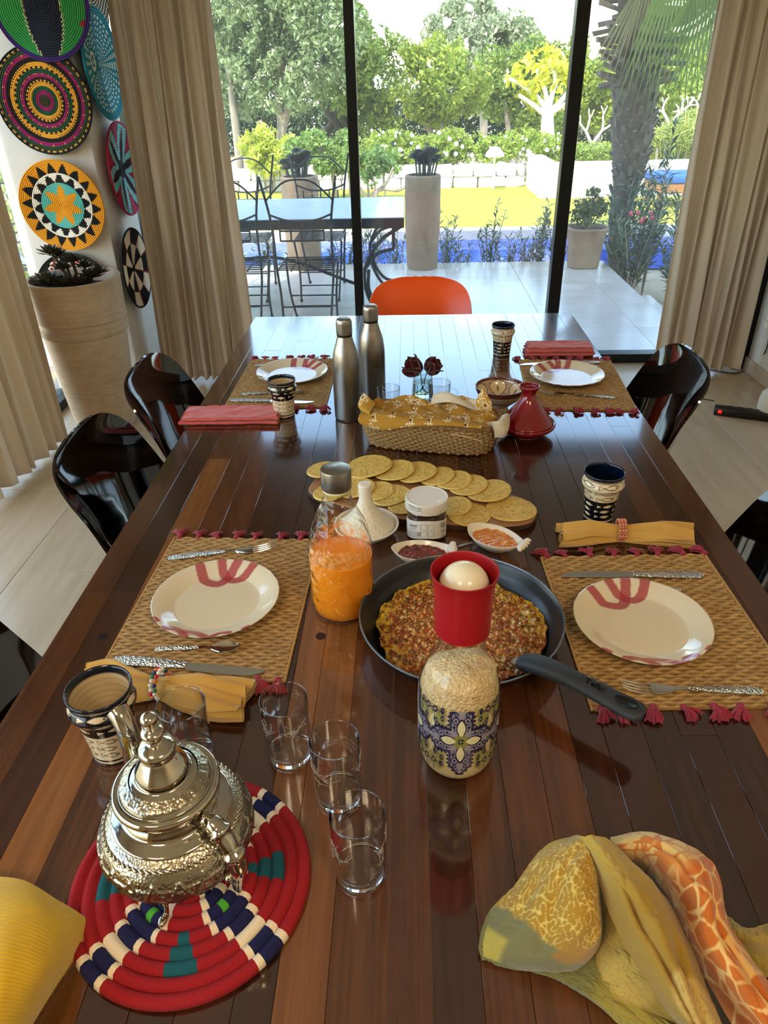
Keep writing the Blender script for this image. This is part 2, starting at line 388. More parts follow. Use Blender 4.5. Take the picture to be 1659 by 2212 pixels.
obj('water', join(box(-9, 1.95, 7.6, 8.88, -.34, -.13), box(1.95, 7.0, 8.22, 8.88, -.34, -.13)), m_water, pl, sm=False)
obj('coping', join(box(-9, 7.0, 8.88, 9.06, -.36, -.02, .01), box(-9, 1.95, 7.5, 7.6, -.36, -.11, .01)), M('pool_coping', 'd9d2bf', .7, noise=(8, 'b9b19b', .5)), pl, sm=False)
# low white wall: stones in front, smooth raised bed to the right
gw = thing('garden_wall', 'low whitewashed stone wall between the lawn and the hedge', 'wall', (0, 12.75, -.05))
for r_ in range(2):
    x = -7.5 + r_*.25
    while x < 1.9:
        w = rnd.uniform(.32, .6); w = min(w, 1.93-x) if x+w > 1.93 else w; v, f = box(0, w-.02, rnd.uniform(-.03, .03), .3, r_*.17, r_*.17+.165, .03, 2)
        v = v + np.stack([vnoise(v[:, 0]*3+x, v[:, 2]*5, 3)]*3, 1)*.012
        obj('stone', (v+np.array([x, 0, 0]), f), m_white, gw); x += w
p_ = atY(1250, 352, 11.4)
meta(obj('raised_bed', join(box(1.95, 12, 11.4, 11.65, -.1, p_.z, .02, 2), box(1.95, 2.2, 11.65, 12.8, -.1, p_.z, .02, 2), box(1.9, 12, 13.9, 14.1, -.1, .44, .02, 2)), m_white), 'smooth white raised garden bed behind the palm trunk', 'wall')

def leaves(C, n, size, pal, seed, asp=.42, clump=.0, squash=(1, 1, 1), shellp=.45, dirs=None):
    """C: list of (x,y,z,r); one folded-flat quad per leaf; colour varies per leaf"""
    r = np.random.default_rng(seed); C = np.array(C, float); w = C[:, 3]**2; w /= w.sum()
    k = r.choice(len(C), n*2, p=w); d = r.normal(size=(n*2, 3)); d /= np.linalg.norm(d, axis=1, keepdims=True)
    q = C[k, :3] + d*(C[k, 3]*r.uniform(0, 1, n*2)**shellp)[:, None]*np.array(squash)
    if clump:
        s = 1/clump
        f = np.sin(q[:, 0]*s+1.3*np.sin(q[:, 2]*s*.8))*np.sin(q[:, 1]*s+2)*np.sin(q[:, 2]*s+1.7*np.sin(q[:, 0]*s*.6)) + .35*np.sin(q[:, 0]*s*2.7)*np.sin(q[:, 2]*s*2.3)
        q = q[f > -.12]
    q = q[:n]; n = len(q)
    a = r.normal(size=(n, 3)) if dirs is None else dirs + r.normal(size=(n, 3))*.6
    a /= np.linalg.norm(a, axis=1, keepdims=True); b = np.cross(a, r.normal(size=(n, 3))); b /= np.linalg.norm(b, axis=1, keepdims=True)
    L = size*r.uniform(.6, 1.3, n)[:, None]
    V = np.stack([q - a*L*.5, q + b*L*asp*.5, q + a*L*.5, q - b*L*asp*.5], 1).reshape(-1, 3)
    F = np.arange(4*n).reshape(n, 4); P = np.array([hx(c) for c in pal]); t = r.uniform(0, len(P)-1.001, n); i = t.astype(int)
    fc = P[i]*(1-(t-i))[:, None] + P[i+1]*(t-i)[:, None]
    return V, F, fc*r.uniform(.75, 1.15, n)[:, None]
def crown(name, C, n, size, pal, seed, par, mat=None, **k):
    V, F, fc = leaves(C, n, size, pal, seed, **k); return obj(name, (V, F), mat or m_leaf, par, sm=False, fcol=fc)
def blobs(px, Y, seed=0, dj=.5):
    r = np.random.default_rng(seed); out = []
    for x, y, R_ in px:
        y0 = Y + r.uniform(-dj, dj); p = atY(x, y, y0); out.append((p.x, p.y, p.z, R_*np.hypot(y0, CZ-p.z)/FPX*.97))
    return out
def trunk(px, Y, w, mat, par, name='trunk', n=8):
    P = [tuple(atY(a, b, Y)) for a, b in px]
    if name == 'trunk': P = [(P[0][0], P[0][1], min(-.38, P[0][2]-.05))] + P
    P = spl(P, 12)
    return obj(name, tube(P, np.linspace(w, w*.6, 12), n), mat, par, ang=0)
OL = ['5f7346', '8d9d66', 'b3bf8e', '76874f']; GR = ['55702c', '83993f', 'a5b455', '6b8436']; YG = ['8fa035', 'bcc447', 'd6d662', '9fae3f']
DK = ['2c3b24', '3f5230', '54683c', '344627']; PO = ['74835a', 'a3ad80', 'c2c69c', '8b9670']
def tree(name, label, Y, bl, n, size, pal, seed, trunks=(), tw=.1, bm=None, group=None, cat='tree', clump=.3, dj=.7, **k):
    t = thing(name, label, cat, group=group)
    crown('foliage', blobs(bl, Y, seed, dj), n, size, pal, seed, t, clump=clump, **k)
    for i, tp in enumerate(trunks): trunk(tp, Y, tw, bm or m_bark, t)
    if not trunks:
        for b in bl[::max(1, len(bl)//6)]: p = atY(b[0], b[1], Y); obj('stem', tube([(p.x, p.y, -.38), (p.x+.03, p.y, (p.z-.38)/2), tuple(p)], .02, 6), bm or m_bark, t)
    return t
tree('olive_tree', 'large grey-green olive tree filling the left pane', 13.6, [(520, 20, 110), (630, 10, 120), (700, 60, 85), (470, 60, 100), (560, 130, 85), (640, 150, 80), (480, 150, 70), (700, 140, 55), (590, 60, 110), (610, 200, 45), (520, 210, 45), (560, -90, 120), (680, -70, 90)],
     26000, .10, OL, 1, [[(520, 380), (512, 300), (500, 200), (490, 120)], [(600, 360), (608, 270), (600, 200), (615, 120)], [(608, 300), (625, 230), (640, 170)], [(585, 400), (580, 320), (560, 260)]], .085, clump=.22)
tree('olive_tree', 'darker tree with leaning trunks just left of the dark mullion', 16.2, [(800, 130, 60), (835, 190, 65), (780, 220, 60), (740, 160, 70), (850, 120, 35), (790, 90, 35), (745, 60, 50), (840, 240, 40)],
     9000, .12, GR, 2, [[(745, 305), (715, 250), (690, 200), (700, 120)], [(770, 300), (740, 250), (760, 190)], [(700, 300), (716, 270), (740, 220)]], .1, M('dark_bark', '4c4437', .9, noise=(8, '2e2820', .6)), clump=.3)
tree('citrus_tree', 'round green tree in the middle pane above the clay planter', 15.2, [(940, 165, 68), (890, 190, 52), (1000, 185, 55), (960, 125, 45), (900, 130, 40), (960, 235, 42), (925, 215, 45)],
     9000, .11, YG[:2]+GR[1:], 3, [[(950, 330), (952, 270), (945, 200)], [(935, 300), (915, 260), (900, 200)]], .07, clump=.28)
tree('eucalyptus_tree', 'tall pale tree rising highest against the sky in the middle pane', 21, [(1040, 40, 34), (1050, 8, 20), (985, 50, 42), (940, 70, 30), (1100, 80, 45), (1050, 100, 50), (1140, 95, 30), (990, 110, 50), (1140, 60, 16)],
     9000, .15, PO, 4, [[(1045, 260), (1040, 120), (1045, 30)]], .12, clump=.35)
tree('feathery_tree', 'feathery olive-green tree behind the hedge in the middle pane', 18.3, [(1070, 160, 50), (1100, 210, 50), (1060, 220, 36), (1120, 150, 45), (1160, 130, 45), (1180, 180, 60), (1150, 240, 50), (1215, 140, 40), (1210, 230, 60)],
     9000, .12, GR, 5, [[(1100, 300), (1090, 220)]], .08, clump=.3)
tree('olive_tree', 'bright green tree between the right mullion and the palm', 14.9, [(1290, 150, 50), (1270, 190, 50), (1310, 200, 50), (1290, 240, 40), (1330, 130, 35), (1250, 120, 35), (1340, 180, 50)],
     8000, .12, YG[:2]+GR[1:], 6, [[(1290, 330), (1285, 230)]], .08, clump=.3)
tree('olive_tree', 'bright green tree between the palm and the right curtain', 16.9, [(1460, 170, 60), (1510, 150, 60), (1440, 130, 45), (1430, 210, 40), (1540, 210, 60), (1560, 120, 60), (1490, 210, 50)],
     8000, .12, YG[:2]+GR[1:], 7, [[(1480, 330), (1475, 230)]], .08, clump=.3)
fr_ = tree('frangipani_tree', 'small tree with thick white trunk and yellow leaves', 13.7, [(1150, 150, 34), (1190, 140, 36), (1225, 165, 30), (1120, 185, 28), (1160, 205, 30), (1215, 205, 24), (1180, 175, 36)],
     1050, .15, ['bcbf2c', 'dfdc3d', 'eae76b'], 8, [[(1181, 330), (1182, 290), (1183, 240)]], .16, m_barkw, asp=.5, clump=.2, dj=.3)
for tp in ([(1183, 245), (1165, 215), (1130, 185), (1100, 170)], [(1183, 245), (1190, 215), (1200, 170), (1190, 140)], [(1183, 245), (1210, 220), (1232, 190), (1240, 165)], [(1180, 250), (1150, 225), (1120, 205)], [(1183, 240), (1178, 200), (1160, 150)], [(1185, 245), (1205, 235), (1235, 215)]):
    trunk(tp, 13.7, .05, m_barkw, fr_, 'branch', 6)
for k_, (px, Yb, sd_) in enumerate((((1440, 262), 13.2, 1), ((1483, 262), 13.4, 2), ((1272, 300), 14.3, 3))):
    t = thing('bare_tree', ('small leafless pale tree right of the palm trunk, nearer the palm', 'small leafless pale tree against the right curtain edge', 'small leafless pale tree between the right mullion and the palm')[k_], 'tree')
    r_ = random.Random(sd_); base = atY(px[0], px[1]+60, Yb); obj('trunk', tube([(base.x, base.y, -.38), tuple(base)], .045, 8), m_barkw, t)
    def br(p, d, L, w, lev):
        q = p + d*L; obj('branch', tube([tuple(p), tuple((p+q)/2 + Vector((r_.uniform(-.02, .02), 0, 0))), tuple(q)], [w, w*.85, w*.7], 6), m_barkw, t, ang=0)
        if lev < 4:
            for s_ in (-1, 1):
                a = r_.uniform(.35, .75)*s_; d2 = Matrix.Rotation(a, 3, 'Y') @ d; d2 = (d2 + Vector((0, r_.uniform(-.4, .4), .12))).normalized(); br(q, d2, L*r_.uniform(.62, .85), w*.68, lev+1)
    br(base, Vector((0, 0, 1)), .34, .045, 1)
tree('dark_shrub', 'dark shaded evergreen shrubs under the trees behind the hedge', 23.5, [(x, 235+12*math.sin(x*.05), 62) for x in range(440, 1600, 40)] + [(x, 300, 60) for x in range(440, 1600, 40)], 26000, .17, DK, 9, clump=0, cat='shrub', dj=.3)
# hedge on the wall
hb = [(x, 318+8*math.sin(x*.043), 30) for x in range(800, 1230, 16)] + [(x, 330, 20) for x in range(1228, 1345, 14)]+[(x, 345+6*math.sin(x*.1), 22) for x in range(800, 1000, 14)]
h1 = tree('hedge', 'low bright green hedge with white flowers above the white wall', 13.4, hb, 18000, .065, ['7f9a34', 'a5b84a', 'c3cf62', '6d8a30'], 10, clump=.12, cat='hedge', dj=.25)
Vf = []
for i in range(46):
    x = rnd.uniform(790, 1225); p = atY(x, 286+rnd.uniform(-6, 50), 12.85); Vf.append(sphere(tuple(p), rnd.uniform(.018, .035), 5, 7))
o_ = obj('blossom', join(*Vf), M('white_petal', 'ffffff', .7), h1); o_['kind'] = 'stuff'
tree('shrub', 'bright yellow-green agave shrub at the left curtain edge', 12.6, [(545, 320, 30), (580, 300, 30), (610, 310, 28), (565, 350, 30), (600, 345, 30)], 3500, .13, ['a4b52f', 'cfd650', 'e2e47a'], 11, asp=.2, clump=.15, cat='shrub', dj=.2)
tree('shrub', 'leafy green shrub behind the left planter and iron chairs', 11.6, [(x, 320+10*math.sin(x*.09), 28) for x in range(640, 760, 18)] + [(x, 350, 26) for x in range(700, 860, 18)], 9000, .08, ['64833a', '8ba653', 'b0c474'], 12, clump=.14, cat='shrub', dj=.3)
b13 = tree('shrub', 'twiggy leafy shrub just right of the left mullion behind the table', 9.6, [(775, 340, 30), (810, 345, 30), (845, 350, 22), (800, 375, 22)], 2600, .06, ['5c7a3c', '86a055', '9bb36a'], 13, [[(800, 440), (810, 400), (790, 360)], [(805, 430), (835, 395), (850, 360)], [(795, 440), (775, 400), (770, 360)], [(812, 420), (860, 412), (880, 400)]], .022, clump=.1, cat='shrub', dj=.15)
tree('ornamental_grass', 'tall yellow-green grass right of the palm trunk', 12.4, [(1440, 300, 26), (1470, 290, 30), (1500, 300, 30), (1420, 320, 20), (1490, 260, 20)], 3500, .22, ['8b9a45', 'b4bc62', 'cfd37f'], 14, asp=.08, clump=0, cat='grass', dj=.3)
tree('shrub', 'low clipped hedge strip behind the palm trunk', 12.95, [(x, 332, 17) for x in range(1240, 1520, 12)], 5000, .06, ['6f8b35', '93a94b', 'adbd5f'], 15, clump=0, cat='hedge', dj=.1)
# mushroom garden lamp
t = thing('garden_lamp', 'cream mushroom-shaped garden lamp at the wall', 'lamp', tuple(atY(1065, 400, 12.3)))
obj('post', tube([(0, 0, -.05), (0, 0, .42)], .02, 8), m_barkw, t); obj('hood', lathe([(0.001, .55), (.07, .53), (.13, .46), (.15, .41), (.13, .4), (0.001, .42)], 20), m_white, t)
obj('hood', xf(lathe([(0.001, .1), (.05, .09), (.08, .05), (.08, .03), (0.001, .03)], 16), (.1, 0, .24)), m_white, t)
# planters on the terrace
def rosette(c, r, n, seed, tilt=0, asp=.30, up=.5):
    """succulent head: rings of thick pointed leaves"""
    rr = np.random.default_rng(seed); parts = []
    for i in range(n):
        f = i/n; a = i*2.399; L = r*(.45+.6*f); el = (1-f)*1.25*up+.15; d = np.array([math.cos(a)*math.cos(el), math.sin(a)*math.cos(el), math.sin(el)])
        s = np.array([-math.sin(a), math.cos(a), 0]); u = np.cross(d, s)
        w = L*asp; b = np.array(c, float)
        V = [b, b+d*L*.5+s*w*.5, b+d*L*.8+s*w*.42, b+d*L*1.0+u*-.02*L, b+d*L*.8-s*w*.42, b+d*L*.5-s*w*.5, b+d*L*.55+u*-w*.28]
        parts.append((np.array(V), [[0, 1, 6], [1, 2, 6], [2, 3, 6], [3, 4, 6], [4, 5, 6], [5, 0, 6], [0, 5, 4, 3, 2, 1]]))
    return join(*parts)
m_succ = M('succulent', '2f3634', .5, noise=(9, '47534a', .6)); m_soil2 = M('potting_soil', '3a2e24', .95)
m_succ2 = M('dry_succulent', '3a3427', .6, noise=(9, '57502f', .6))
def planter(label, c, r0, r1, h, seed, px, nr):
    t = thing('stone_planter', label, 'planter', c)
    obj('pot', lathe([(0.001, 0), (r0*.96, 0), (r0, .02), (r1, h*.5), (r1, h-.01), (r1-.01, h), (r1-.03, h), (r1-.035, h-.04), (0.001, h-.05)], 40), m_clay, t)
    obj('soil', lathe([(0.001, h-.03), (r1-.035, h-.035)], 24), m_soil2, t)
    rr = random.Random(seed); P = []
    for i in range(nr):
        a = rr.uniform(0, 2*PI); d = rr.uniform(0, r1*.85); z = h+rr.uniform(.03, .16); cc = (math.cos(a)*d*1.2, math.sin(a)*d, z+.02)
        P.append(rosette(cc, rr.uniform(.065, .10), 34, i, up=1.1)); P.append(tube([(cc[0]*.7, cc[1]*.7, h-.04), cc], .008, 5))
    obj('succulent', join(*P), m_succ, t, ang=20)
p1_, p2_ = at(912, 578, 0), at(660, 578, 0)
planter('tall cylindrical stone planter with dark succulents in the middle pane', p1_, .142, .158, .79, 4, None, 13)
planter('tall cylindrical stone planter with dark succulents behind the iron chairs', p2_, .155, .165, .79, 9, None, 20)
pc = at(1258, 575, 0)
t = thing('flared_planter', 'low flared square stone planter with a green shrub by the terrace corner', 'planter', pc)
def sqring(a, z, n=40, e=3.2, jit=0):
    th = np.linspace(0, 2*PI, n, endpoint=False); c, s = np.cos(th), np.sin(th); k = (abs(c)**e+abs(s)**e)**(-1/e)
    return np.stack([a*k*c, a*k*s, np.full(n, z)], 1)
Pq = np.stack([sqring(a, z) for a, z in ((.001, 0), (.125, 0), (.135, .01), (.15, .2), (.168, .3), (.185, .335), (.183, .345), (.16, .345), (.15, .30), (.001, .3))])
obj('pot', G(Pq, False, True, True), m_clay, t); obj('soil', G(np.stack([sqring(.001, .32), sqring(.15, .318)]), False, True, True), m_soil2, t)
crown('foliage', [(0, 0, .45, .13), (.06, 0, .52, .1), (-.08, 0, .48, .1), (.02, 0, .62, .06), (.11, 0, .5, .07)], 700, .05, DK[1:]+['6b8048'], 21, t, m_leafd, asp=.5, shellp=.6)
Ps = [tube(spl([(0, 0, .3), (dx*.5, dy*.5, .42), (dx, dy, z)], 6), .005, 5) for dx, dy, z in ((.1, 0, .6), (-.1, .03, .58), (.02, 0, .68), (.05, -.05, .6), (-.03, .05, .64))]
obj('stem', join(*Ps), m_bark, t)
# oleanders round the terrace
def oleander(name, label, x, y, h, ns, seed, spread=.18, L=.10, group=None, z0=-.36, flowers=False):
    r = np.random.default_rng(seed); t = thing(name, label, 'shrub', (x, y, z0), group=group); Sv = []; LV = []; LC = []
    for s in range(ns):
        a = r.uniform(0, 2*PI); d = r.uniform(.2, 1)*spread; H = h*r.uniform(.6, 1.0)
        P = spl([(0, 0, 0), (math.cos(a)*d*.4, math.sin(a)*d*.4, H*.5), (math.cos(a)*d, math.sin(a)*d, H)], 9); Sv.append(tube(P, np.linspace(.007, .003, 9), 5))
        nl = int(H*46)
        for i in range(nl):
            f = .3+.7*i/nl; q = P[min(8, int(f*8))]*(1-(f*8) % 1)+P[min(8, int(f*8)+1)]*((f*8) % 1); b = r.uniform(0, 2*PI); el = r.uniform(.1, 1.0)
            dd = np.array([math.cos(b)*math.cos(el), math.sin(b)*math.cos(el), math.sin(el)]); l = L*r.uniform(.6, 1.15); sd_ = np.cross(dd, (0, 0, 1)); sd_ /= np.linalg.norm(sd_); w = l*.1
            LV.append([q, q+dd*l*.45+sd_*w, q+dd*l+np.array((0, 0, -.1*l)), q+dd*l*.45-sd_*w]); LC.append(np.array(hx(rnd.choice(['2f4433', '3f5a42', '557053', '6d8660'])))*r.uniform(.8, 1.2))
    obj('stem', join(*Sv), m_bark, t); V = np.array(LV).reshape(-1, 3)
    obj('foliage', (V, np.arange(len(V)).reshape(-1, 4)), m_leafd, t, sm=False, fcol=np.array(LC))
    if flowers: obj('blossom', join(*[sphere((r.uniform(-.1, .1), r.uniform(-.1, .1), h*r.uniform(.85, .95)), .02, 6, 8) for _ in range(6)]), M('pink_blossom', 'c9526a', .6), t)
    return t
gl = 'row of dark green oleanders along the far terrace edge'
for i, (px, hh) in enumerate(((520, .62), (575, .7), (620, .6), (700, .6), (745, .68), (800, .75), (850, .62), (965, .84), (1000, .6), (1060, .86), (1100, .6), (1135, .72), (1170, .86), (1210, .8))):
    q = at(px, 560, 0); oleander('oleander', 'dark green oleander at the far terrace edge before the pool, %s from the left curtain' % ['first', 'second', 'third', 'fourth', 'fifth', 'sixth', 'seventh', 'eighth', 'ninth', 'tenth', 'eleventh', 'twelfth', 'thirteenth', 'fourteenth'][i], q.x, 7.28+.1*math.sin(i*2.2), hh, 9, 30+i, .2, group=gl)
gl2 = 'dense oleanders off the right side of the terrace'
for i, (x, y, hh, fl_) in enumerate(((2.05, 7.35, 1.05, 0), (2.35, 7.5, 1.1, 0), (2.1, 6.9, .85, 1), (2.5, 6.9, 1.0, 0), (2.85, 7.3, 1.15, 0), (2.35, 6.5, .8, 0), (2.75, 6.5, .9, 0), (3.1, 6.9, 1.1, 0), (2.65, 6.1, .75, 0), (3.0, 6.0, .9, 0))):
    oleander('oleander', 'dense dark oleander off the right side of the terrace' if not fl_ else 'oleander with a few pink blossoms at the terrace corner', x, y, hh, 14, 60+i, .3, .13, group=None if fl_ else gl2, flowers=bool(fl_))
q = atY(1420, 380, 7.0); oleander('oleander', 'tall thin oleander rising before the sunlounger right of the palm', q.x, 6.9, 1.55, 4, 77, .22, .14)
# fan palm
pt = thing('fan_palm', 'fan palm with rough dark trunk behind the right pane', 'palm')
pk = [(1325, 640, 40), (1335, 560, 40), (1338, 480, 44), (1345, 430, 46), (1358, 380, 55), (1362, 330, 70), (1366, 270, 78), (1374, 200, 80), (1380, 130, 78), (1384, 60, 80), (1388, -60, 84), (1392, -160, 84)]
PY = 7.75
C_ = np.array([tuple(atY(a, b, PY)) for a, b, c in pk]); Rr = np.array([c/2*PY/FPX*1.0 for a, b, c in pk]); C_ = spl(C_, 60); Rr = np.interp(np.linspace(0, 11, 60), range(12), Rr)*1.05
obj('trunk', tube(C_, Rr*.93, 18), m_barkp, pt, ang=0)
bm_ = mkmesh('leaf_base', np.array([(-.05, 0, 0), (.05, 0, 0), (.032, -.03, .10), (-.032, -.03, .10), (-.045, .02, 0), (.045, .02, 0), (.026, -.008, .11), (-.026, -.008, .11)]), [[0, 1, 2, 3], [5, 4, 7, 6], [0, 3, 7, 4], [1, 5, 6, 2], [3, 2, 6, 7], [0, 4, 5, 1]], M('palm_boot', '6f6457', .9, noise=(14, '3c352d', .8, (1, 1, .4))), sm=False)
for i in range(230):
    f = .30+.70*i/230; k = min(58, int(f*59)); c = C_[k]; a = i*2.399963; R_ = Rr[k]*.93; up_ = f > .66
    pos = (c[0]+math.cos(a)*R_, c[1]+math.sin(a)*R_, c[2])
    s_ = rnd.uniform(.7, 1.1)*(1.35 if up_ else .8)
    link('leaf_base', bm_, pt, pos, (rnd.uniform(.75, 1.6) if up_ else rnd.uniform(-.15, .45), rnd.uniform(-.3, .3), a+PI/2+rnd.uniform(-.3, .3)), (s_*.8, s_*(1.2 if up_ else 1), s_*(1.45 if up_ else .9)))
m_frond = M('palm_frond', '66803a', .5, tl=.35, noise=(6, '8aa04a', .5)); m_frond2 = M('dry_palm_frond', '8f8a5e', .8, tl=.2)
def fan(hub, ax, L, seed, mat, n=34, half=1.25, droop=.35):
    r = random.Random(seed); P = []; ax = Vector(ax).normalized(); sd_ = ax.cross(Vector((0, 1, 0))).normalized()
    for i in range(n):
        a = -half + 2*half*i/(n-1); d = ax*math.cos(a)+sd_*math.sin(a); l = L*r.uniform(.85, 1.05); w = .016
        c = []
        for j in range(7):
            s = j/6; p = Vector(hub)+d*l*s+Vector((0, -.05*math.sin(a*3), -droop*l*s*s)); ww = w*(.4+1.2*s if s < .5 else (1-s)*2)+.001; pr_ = sd_*math.cos(a)-ax*math.sin(a)
            c.append([tuple(p-pr_*ww*.7), tuple(p+Vector((0, .006, 0))), tuple(p+pr_*ww*.7)])
        P.append(G(np.array(c)))
    return obj('frond', join(*P), mat, pt, ang=0)
h1_ = atY(1500, -190, 7.1); fan(h1_, (.10, -.1, -1), 1.25, 1, m_frond, 24, .50, .12)
h2_ = atY(1440, -180, 7.3); fan(h2_, (-.05, -.1, -1), .85, 2, m_frond2, 12, .25, .1)
h3_ = atY(1400, -60, 7.45); fan(h3_, (-.2, -.2, -1), .8, 3, m_frond2, 12, .4, .1)
h4_ = atY(1560, -100, 7.0); fan(h4_, (.2, 0, -1), 1.0, 4, m_frond, 30, .8, .1)
# sunlounger
lg = thing('sunlounger', 'wooden sunlounger with blue mattress and orange cushion beyond the palm', 'sunlounger', tuple(atY(1470, 425, 10.6)))
m_wd = M('teak', '9a6a44', .6); lg.location.z = -.04
obj('base', box(-.42, 1.2, -.3, .35, .18, .3, .01), m_wd, lg, sm=False)
for a, b in ((-.38, -.26), (-.38, .28), (1.1, -.26), (1.1, .28)): obj('leg', box(a, a+.06, b, b+.06, 0, .18), m_wd, lg, sm=False)
obj('mattress', box(-.44, 1.2, -.32, .37, .3, .4, .03, 2), M('blue_canvas', '3c63cf', .8), lg)
obj('towel', box(.0, 1.2, -.33, -.1, .3, .37, .01), M('pale_blue_towel', '9fc4ea', .9), lg)
obj('cushion', box(.25, .9, -.2, .3, .4, .53, .05, 3), M('orange_cushion', 'ef8a4b', .8), lg)
# stone-topped iron table on the terrace
TX0, TX1, TY0, TY1 = -2.05, -.015, 4.93, 5.86
ot = thing('terrace_table', 'long stone-topped iron table on the terrace with scroll legs', 'table', ((TX0+TX1)/2, (TY0+TY1)/2, 0)); ox, oy = ot.location.x, ot.location.y
obj('tabletop', box(TX0-ox, TX1-ox, TY0-oy, TY1-oy, .725, .75, .004), m_tbl2, ot, sm=False)
obj('frame', join(box(TX0-ox, TX1-ox, TY0-oy-.006, TY0-oy+.02, .685, .745), box(TX0-ox, TX1-ox, TY1-oy-.02, TY1-oy+.006, .685, .745), box(TX0-ox, TX0-ox+.03, TY0-oy, TY1-oy, .685, .735), box(TX1-ox-.03, TX1-ox, TY0-oy, TY1-oy, .685, .735)), m_iron, ot, sm=False)
for yy in (TY0+.02, TY1-.03):
    for sx_, xe in ((1, TX1), (-1, TX0)):
        def cv(pts): return [(xe + sx_*a - ox, yy-oy, b) for a, b in pts]
        obj('leg', join(tube(spl(cv([(-.02, .69), (-.16, .60), (-.26, .44), (-.26, .28), (-.18, .12), (-.03, .0)]), 20), .012, 8), tube(cv([(-.07, .69), (-.07, .55)]), .012, 8),
            tube(spl(cv([(-.07, .55), (-.18, .52), (-.27, .42)]), 10), .012, 8), tube(spl(cv([(-.24, .42), (-.24, .28), (-.16, .16), (-.04, .13)]), 14), .012, 8), tube(cv([(-.04, .13), (-.04, 0)]), .012, 8)), m_iron, ot)
obj('stretcher', tube(spl([(TX0+.3-ox, 0, .2), (0, 0, .42), (TX1-.3-ox, 0, .2)], 20), .012, 8), m_iron, ot)
def iron_chair(label, x, y, rz):
    t = thing('iron_chair', label, 'chair', (x, y, 0), rz)
    for s_ in (-1, 1):
        obj('post', tube(spl([(s_*.15, -.13, 0), (s_*.17, -.02, .28), (s_*.185, .0, .45), (s_*.19, -.03, .75), (s_*.235, -.06, 1.02)], 20), .008, 6), m_iron, t)
        obj('leg', tube(spl([(s_*.15, .47, 0), (s_*.165, .34, .22), (s_*.185, .38, .44)], 12), .008, 6), m_iron, t)
        obj('foot', join(sphere((s_*.15, .47, .012), .014, 6, 8), sphere((s_*.15, -.13, .012), .014, 6, 8)), m_iron, t)
    obj('seat', join(*[tube([(-.185+.045*i*0+.0, .02+.055*i, .45), (.185, .02+.055*i, .45)], .0045, 5) for i in range(8)], *[tube([(-.185+.0925*i, 0, .447), (-.185+.0925*i, .42, .447)], .0055, 5) for i in range(5)]), m_iron, t)
    bk = [tube(spl([(-.20, -.035, .80), (-.1, -.03, .765), (0, -.03, .755), (.1, -.03, .765), (.20, -.035, .80)], 14), .007, 6), tube(spl([(-.21, -.045, .88), (-.1, -.05, .98), (0, -.05, 1.0), (.1, -.05, .98), (.21, -.045, .88)], 14), .006, 6), tube([(-.14, -.03, .70), (.14, -.03, .70)], .006, 6), tube([(-.14, -.03, .64), (.14, -.03, .64)], .006, 6)]
    bk += [tube([(-.14+.07*i, -.03, .76), (-.14+.07*i, -.03, .64)], .006, 6) for i in range(5)]
    obj('backrest', join(*bk), m_iron, t)
    obj('stretcher', join(*[tube([(-.16, yy, z), (.16, yy, z)], .0055, 5) for yy, z in ((.345, .2), (.40, .11), (-.03, .22), (-.08, .12))]), m_iron, t)
xa = lambda px: atY(px, 440, 4.85).x
iron_chair('wrought iron chair on the near side of the terrace table, left of the mullion', xa(650), 4.82, 0)
iron_chair('wrought iron chair on the near side of the terrace table at the curtain edge', xa(487), 4.84, 0.03)
xb = lambda px: atY(px, 400, 6.2).x
iron_chair('wrought iron chair on the far side of the terrace table, nearest the mullion', xb(690), 6.22, PI)
iron_chair('wrought iron chair on the far side of the terrace table by the curtain', xb(530), 6.2, PI+.04)
# to the left of the house
t = thing('side_garden_shrub', 'sunlit leafy shrubs seen left of the woven disc pillar', 'shrub')
crown('foliage', [(-3.5, 6.0, .5, .5), (-4.2, 7.2, .7, .7), (-3.6, 5.5, .25, .3), (-5.2, 8.5, 1.2, 1.1), (-6.5, 9.5, 1.8, 1.5), (-5.5, 7, .8, .8), (-7.5, 8, 2.0, 1.5)], 22000, .08, ['4f6a35', '9ab04c', 'd2d86c', '6d8a3c'], 41, t, clump=.15)
meta(obj('garden_wall', box(-9.5, -3.2, 11.4, 11.65, -.36, .55, .02, 2), m_white), 'white garden wall seen left of the pillar', 'wall')
iron_chair('wrought iron chair seen through the left glazing beside the pillar', -2.6, 4.9, 1.2)
# ================================================================== furniture
WOODS = (['2a130c', '381a10', '24100a', '3f2013', '30150d'], ['4c2715', '5a3019', '41200f', '633819'], ['75441f', '8a5528', '6b3d1c', '7d4a22'])
def wood(k):
    m = M('mahogany_plank_%s' % ('dark', 'mid', 'light')[k], rand=WOODS[k], rough=.16, coat=1.0, spec=.5, noise=(5, ('180a06', '2c150b', '4a2a14')[k], .7, (9, .5, 1)), noise2=(9, ('5a3018', '7a4824', 'a06a38')[k], .3, (14, .35, 1)), bump=('noise', 9, .08, .0012, (1.2, .6, 1)))
    b = m.node_tree.nodes['Principled BSDF']; b.inputs['Coat Roughness'].default_value = .07; b.inputs['Coat IOR'].default_value = 1.6; return m
m_woods = [wood(k) for k in range(3)]
m_wood2 = M('mahogany_edge', '4a2817', .3, coat=.3, noise=(6, '6b3d22', .7, (1, .3, 8)))
m_plug = M('wood_plug', '1f130d', .3)
XT0, XT1, YT0, YT1 = -.578, .618, .12, 2.705
tb = thing('dining_table', 'long glossy dark plank dining table in the middle of the room', 'table', ((XT0+XT1)/2, 1.4, 0)); tx, ty = tb.location.x, tb.location.y
rw = [.052, .05, .055, .045, .056, .05, .045, .055, .04, .052, .06, .045, .05, .048, .052, .05, .045, .055, .05, .048, .052, .05, .047, .052]
